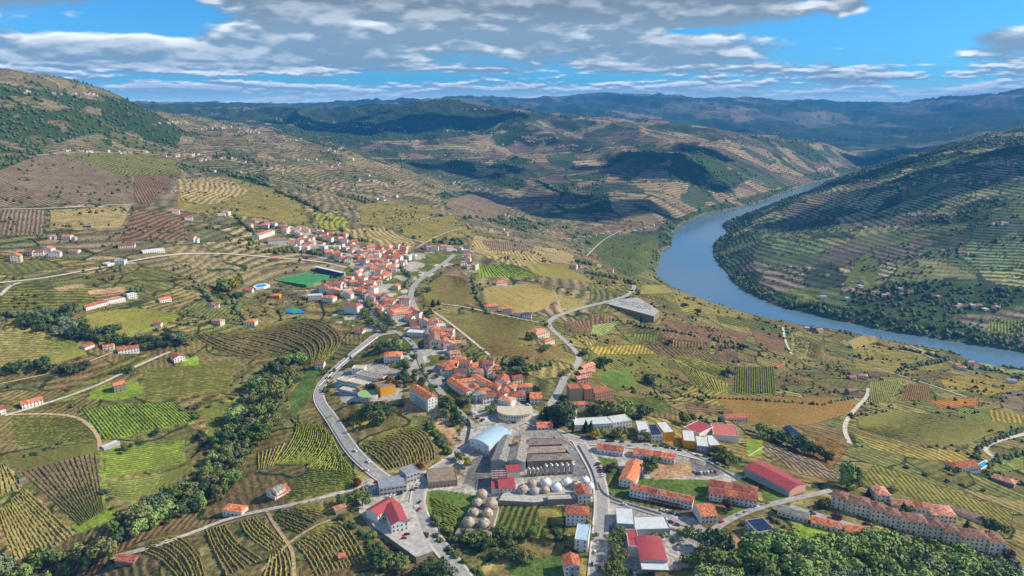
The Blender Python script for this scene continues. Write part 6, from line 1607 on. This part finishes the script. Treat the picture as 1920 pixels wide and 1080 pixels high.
# hedgerow lines and scrub on the near slopes, avoiding houses, roads and vineyards
occ = (AUX[..., 1] > 0)
for f in FIELDS: pass
sl = vis & (~RIGHT) & (~MIDH) & (~FARR) & (GY > 620) & (SHORE > 12) & occ
dn2 = fbm(GX / 26, GY / 26, 3, 150)
p = pick(sl & (dens > .47) & (dn2 > .50), 6500); ok = np.ones(len(p), bool)
for a, b_, r_ in FOOT: ok &= (p[:, 0] - a) ** 2 + (p[:, 1] - b_) ** 2 > (r_ + 3) ** 2
p = p[ok]; scatter('slope_scrub', 'olive trees, bushes and scrub dotted over the near slopes', p, (.5 + 1.9 * rw.random(len(p)) ** 2.2) * np.where(p[:, 1] > 1200, 1.3, 1), leafmat('scrub_leaves', '38431f', '656a35', .05), True, 5)
for px, sp, rr_, nm in (('0,590 60,600 130,590 220,560 260,545', 5, 3.5, 'a'), ('350,520 390,530 420,560 400,590 350,590', 0, 0, 'b'), ('430,330 470,335 505,350', 6, 5, 'c'), ('520,360 560,375 600,395', 8, 5, 'd'), ('1100,512 1140,520 1180,530 1190,535', 6, 4.5, 'e'), ('1690,655 1740,665 1780,675 1700,690', 5, 4, 'f'), ('1340,640 1400,650 1340,655', 9, 3, 'g'),
                        ('1830,860 1835,842 1860,828 1920,806', 4, 2.2, 'h'), ('1850,875 1880,862 1920,850', 4, 2.4, 'i'), ('1280,745 1400,750 1540,760 1600,748', 6, 2, 'j'), ('1150,600 1200,612 1260,622 1300,630', 7, 2.4, 'k'), ('750,500 770,520 760,540', 6, 3, 'l'), ('885,520 895,560 915,590', 5, 2.6, 'm'), ('920,680 1000,690 1040,680', 5, 3, 'n'), ('830,650 850,670 880,690', 5, 3, 'o'), ('380,545 400,570 450,570 440,590', 5, 4, 'p'),
                        ('500,475 540,470 600,478', 6, 4, 'q'), ('440,405 480,440 470,460', 6, 4, 'r'), ('640,430 660,450 700,455', 7, 4, 's'), ('1010,340 1060,365 1120,345 1140,330', 8, 7, 't')):
    if not sp: continue
    g = G(*densify(P2(px), 80).T); L = np.linalg.norm(np.diff(g[:, :2], axis=0), axis=1).sum(); q = densify(g, max(3, int(L / sp))); q[:, :2] += rw.normal(0, rr_ * .6, (len(q), 2)); q[:, 2] = HZ(q[:, 0], q[:, 1])
    q = q[[clear(a, b_, 1) for a, b_ in q[:, :2]]] if len(q) else q
    if len(q) > 2: scatter('hedgerow', 'hedgerow of dark bushes and low trees along field and road edges', q, rw.uniform(.7, 1.2, len(q)) * rr_, FW, True, ord(nm))['group'] = 'hedgerows'

# ---------------------------------------------------------------- clouds above the view: they cast the shade on the far hills
CLM = mat('cloud_vapour', 'f2f2f0', 1, .02)
ELs, AZs = radians(36), radians(84); LD = np.array([sin(AZs) * cos(ELs), cos(AZs) * cos(ELs), sin(ELs)])
CLS = [(760, 235, 800, 360), (560, 228, 800, 260), (1270, 318, 360, 220), (1190, 300, 240, 130), (1000, 380, 400, 110), (1130, 395, 340, 110), (1790, 320, 360, 230), (1910, 300, 380, 260), (1560, 390, 200, 90), (1700, 290, 480, 220), (1640, 325, 280, 130),
       (860, 310, 300, 160), (1330, 285, 220, 120)]
cv, cf = sub(IV2, IF2)
for i, (u, v, a_, b_) in enumerate(CLS):
    g = G([u], [v])[0]; hz = 2200 + (i % 4) * 220; t = (hz - g[2]) / LD[2]; c = g + LD * t
    uu_, vv_ = project(*(c - np.array([0, 0, 190])))
    if vv_ > -25 and -500 < uu_ < 2400: continue
    nz = 1 + .35 * (vnoise(cv[:, 0] * 2 + i * 9, cv[:, 1] * 2 + cv[:, 2], 200 + i) - .5) * 2 + .2 * (vnoise(cv[:, 0] * 5 + i, cv[:, 1] * 5 + cv[:, 2] * 3, 300 + i) - .5)
    V = cv * nz[:, None] * np.array([a_, b_, 110]) + c
    o = arrays_object('cumulus_cloud', V, cf, [CLM], smooth_=True, k=3); tag(o, 'white cumulus cloud drifting high over the valley', 'cloud', 'clouds over the valley')
# ---------------------------------------------------------------- camera, light, sky, haze
cam = bpy.data.cameras.new('camera'); co = bpy.data.objects.new('camera', cam); COL.objects.link(co)
co.location = (0, 0, CZ); co.rotation_euler = (pi / 2 - PITCH, 0, 0)
cam.sensor_width = 36; cam.lens = 24; cam.clip_start = 1; cam.clip_end = 120000
SC.camera = co
EL = radians(36); AZ = radians(84)           # sun: azimuth from the view axis towards the right
sd_ = np.array([sin(AZ) * cos(EL), cos(AZ) * cos(EL), sin(EL)])
su = bpy.data.lights.new('sun', 'SUN'); so = bpy.data.objects.new('sun', su); COL.objects.link(so)
su.energy = 5.0; su.angle = radians(.53); su.color = (1, .90, .76)
from mathutils import Vector
so.rotation_euler = Vector(-sd_).to_track_quat('-Z', 'Y').to_euler(); so.location = (800, 0, 1500)
w = bpy.data.worlds.new('World'); SC.world = w; w.use_nodes = True
w.cycles.sampling_method = 'MANUAL'; w.cycles.sample_map_resolution = 256
nt = w.node_tree; N = nt.nodes; Lk = nt.links.new
for q in list(N): N.remove(q)
out = N.new('ShaderNodeOutputWorld'); bg = N.new('ShaderNodeBackground'); Lk(bg.outputs[0], out.inputs[0])
sky = N.new('ShaderNodeTexSky'); sky.sky_type = 'NISHITA'; sky.sun_disc = False; sky.sun_elevation = EL; sky.sun_rotation = AZ
sky.altitude = 400; sky.air_density = 1.0; sky.dust_density = .3; sky.ozone_density = 3.0
tc = N.new('ShaderNodeTexCoord')
def M(op, a, b=None, c=None, clamp=False):
    q = N.new('ShaderNodeMath'); q.operation = op; q.use_clamp = clamp
    for i, x in enumerate((a, b, c)):
        if x is None: continue
        if isinstance(x, (int, float)): q.inputs[i].default_value = x
        else: Lk(x, q.inputs[i])
    return q.outputs[0]
def MR(x, a, b, c, d, smooth=True):
    q = N.new('ShaderNodeMapRange'); q.interpolation_type = 'SMOOTHSTEP' if smooth else 'LINEAR'
    Lk(x, q.inputs[0])
    for i, y in zip((1, 2, 3, 4), (a, b, c, d)):
        if isinstance(y, (int, float)): q.inputs[i].default_value = y
        else: Lk(y, q.inputs[i])
    return q.outputs[0]
def MIX(f, a, b):
    q = N.new('ShaderNodeMix'); q.data_type = 'RGBA'
    if isinstance(f, (int, float)): q.inputs[0].default_value = f
    else: Lk(f, q.inputs[0])
    for i, x in ((6, a), (7, b)):
        if isinstance(x, tuple): q.inputs[i].default_value = (*x, 1)
        else: Lk(x, q.inputs[i])
    return q.outputs[2]
sp = N.new('ShaderNodeSeparateXYZ'); Lk(tc.outputs['Generated'], sp.inputs[0])
X_, Y_, Z_ = sp.outputs
el = M('ARCSINE', Z_); azm = M('ARCTAN2', X_, Y_)
zc = M('MAXIMUM', Z_, .004)
def cloudfield(de, ka, ke, seed, detail=9, rough=.58):
    cb = N.new('ShaderNodeCombineXYZ'); Lk(M('MULTIPLY_ADD', azm, ka, seed * 11.7), cb.inputs[0]); Lk(M('MULTIPLY', M('ADD', el, de), ke), cb.inputs[1]); cb.inputs[2].default_value = seed
    q = N.new('ShaderNodeTexNoise'); q.noise_dimensions = '2D'; q.inputs['Scale'].default_value = 1; q.inputs['Detail'].default_value = detail; q.inputs['Roughness'].default_value = rough; q.inputs['Distortion'].default_value = 0
    Lk(cb.outputs[0], q.inputs['Vector']); return q.outputs['Fac']
def gauss(u, v, ru, rv):
    a = M('MULTIPLY', M('SUBTRACT', azm, atan((u - 960) / F)), F / ru); b = M('MULTIPLY', M('SUBTRACT', el, (205 - v) / F), F / rv)
    return M('EXPONENT', M('MULTIPLY', M('ADD', M('MULTIPLY', a, a), M('MULTIPLY', b, b)), -1))
bias = None
for u, v, ru, rv, am in ((100, 30, 190, 48, .22), (330, 48, 110, 26, -.30), (850, 22, 520, 40, .24), (1350, 45, 190, 45, .22), (540, 100, 190, 30, .16), (900, 85, 300, 30, .16), (1300, 105, 280, 20, .17),
                        (1730, 35, 260, 52, -.42), (1560, 45, 40, 18, .42), (1820, 105, 150, 22, .24), (1650, 88, 90, 20, -.25), (100, 115, 200, 25, .14), (250, 82, 120, 12, -.12), (620, 150, 500, 10, -.16), (1500, 132, 500, 18, .10),
                        (960, 178, 1500, 12, .05), (300, 130, 500, 22, .12), (1265, 76, 40, 6, -.25), (700, 62, 70, 8, -.2), (1850, 30, 60, 12, .25), (1740, 45, 50, 10, .22), (960, 150, 1500, 22, .06)):
    g_ = M('MULTIPLY', gauss(u, v, ru, rv), am); bias = g_ if bias is None else M('ADD', bias, g_)
wl_ = MR(el, .035, .075, 0, 1)
def blend(a, b_): return M('ADD', M('MULTIPLY', b_, wl_), M('MULTIPLY', a, M('SUBTRACT', 1, wl_)))
def billow(de, ka, ke, seed):
    cb = N.new('ShaderNodeCombineXYZ'); Lk(M('MULTIPLY_ADD', azm, ka, seed * 11.7), cb.inputs[0]); Lk(M('MULTIPLY', M('ADD', el, de), ke), cb.inputs[1]); cb.inputs[2].default_value = seed
    ns = N.new('ShaderNodeTexNoise'); ns.noise_dimensions = '2D'; ns.inputs['Scale'].default_value = 1.3; ns.inputs['Detail'].default_value = 2; Lk(cb.outputs[0], ns.inputs['Vector'])
    sc = N.new('ShaderNodeVectorMath'); sc.operation = 'MULTIPLY_ADD'; Lk(ns.outputs['Color'], sc.inputs[0]); sc.inputs[1].default_value = (.9, .9, 0); Lk(cb.outputs[0], sc.inputs[2])
    q = N.new('ShaderNodeTexVoronoi'); q.voronoi_dimensions = '2D'; q.feature = 'F1'; q.inputs['Scale'].default_value = 1; q.inputs['Detail'].default_value = 1.5; q.inputs['Roughness'].default_value = .5
    Lk(sc.outputs[0], q.inputs['Vector']); return M('SUBTRACT', .42, q.outputs['Distance'])
def field(k):
    lo = M('ADD', cloudfield(.0035 * k, 6.5, 60, 2.3, 4, .55), M('MULTIPLY', billow(.0035 * k, 36, 110, 4.4), .13))
    hi = M('ADD', cloudfield(.010 * k, 2.7, 11.5, 3.7, 7, .56), M('MULTIPLY', billow(.010 * k, 13, 34, 1.7), .17))
    return blend(lo, hi)
f1 = field(0); f2 = field(1)
d1 = M('ADD', M('ADD', f1, bias), .02); d2 = M('ADD', M('ADD', f2, bias), .02)
mask = MR(d1, .43, .585, 0, 1)
lit = MR(M('SUBTRACT', d1, d2), -.035, .12, 0, 1)
thick = MR(d1, .54, .74, 0, 1)
deck = MR(el, .095, .14, 0, 1)
lit = M('MULTIPLY', lit, M('SUBTRACT', 1, M('MULTIPLY', deck, .35)))
lit = M('MULTIPLY', lit, M('MULTIPLY_ADD', thick, -.62, 1.0))
CG = N.new('ShaderNodeValue'); CG.outputs[0].default_value = 1
gray = MIX(deck, (1.9, 2.65, 3.2), (1.5, 1.9, 2.2))
ccol = MIX(lit, gray, (9.2, 9.3, 9.2))
tint = N.new('ShaderNodeVectorMath'); tint.operation = 'MULTIPLY'; Lk(sky.outputs[0], tint.inputs[0]); tint.inputs[1].default_value = (.24, .66, 1.02)
skyc = tint.outputs[0]
res = MIX(M('MULTIPLY', mask, .97), skyc, ccol)
# milky band just over the horizon
res = MIX(MR(el, .0, .04, .75, 0), res, (7.6, 9.6, 9.4))
Lk(res, bg.inputs['Color']); bg.inputs['Strength'].default_value = .12

# haze
hm = bpy.data.materials.new('valley_haze'); hm.use_nodes = True; nt = hm.node_tree
for q in list(nt.nodes): nt.nodes.remove(q)
oo = nt.nodes.new('ShaderNodeOutputMaterial'); pv = nt.nodes.new('ShaderNodeVolumePrincipled'); nt.links.new(pv.outputs[0], oo.inputs['Volume'])
pv.inputs['Color'].default_value = (.055, .39, .97, 1); pv.inputs['Density'].default_value = HAZE; pv.inputs['Anisotropy'].default_value = 0
o = MB().box(-26500, 26500, -300, 25500, -234, float(max(Hg.max() + 30, CZ + 60))).build('haze', hm)
tag(o, 'thin blue haze filling the valley air', 'haze', kind='stuff')
o['kind'] = 'stuff'

SC.view_settings.view_transform = 'Standard'; SC.view_settings.look = 'None'; SC.view_settings.exposure = EXPO; SC.view_settings.gamma = 1
SC.cycles.max_bounces = 5; SC.cycles.diffuse_bounces = 2; SC.cycles.glossy_bounces = 2; SC.cycles.transparent_max_bounces = 8; SC.cycles.volume_bounces = 0
SC.cycles.use_denoising = True
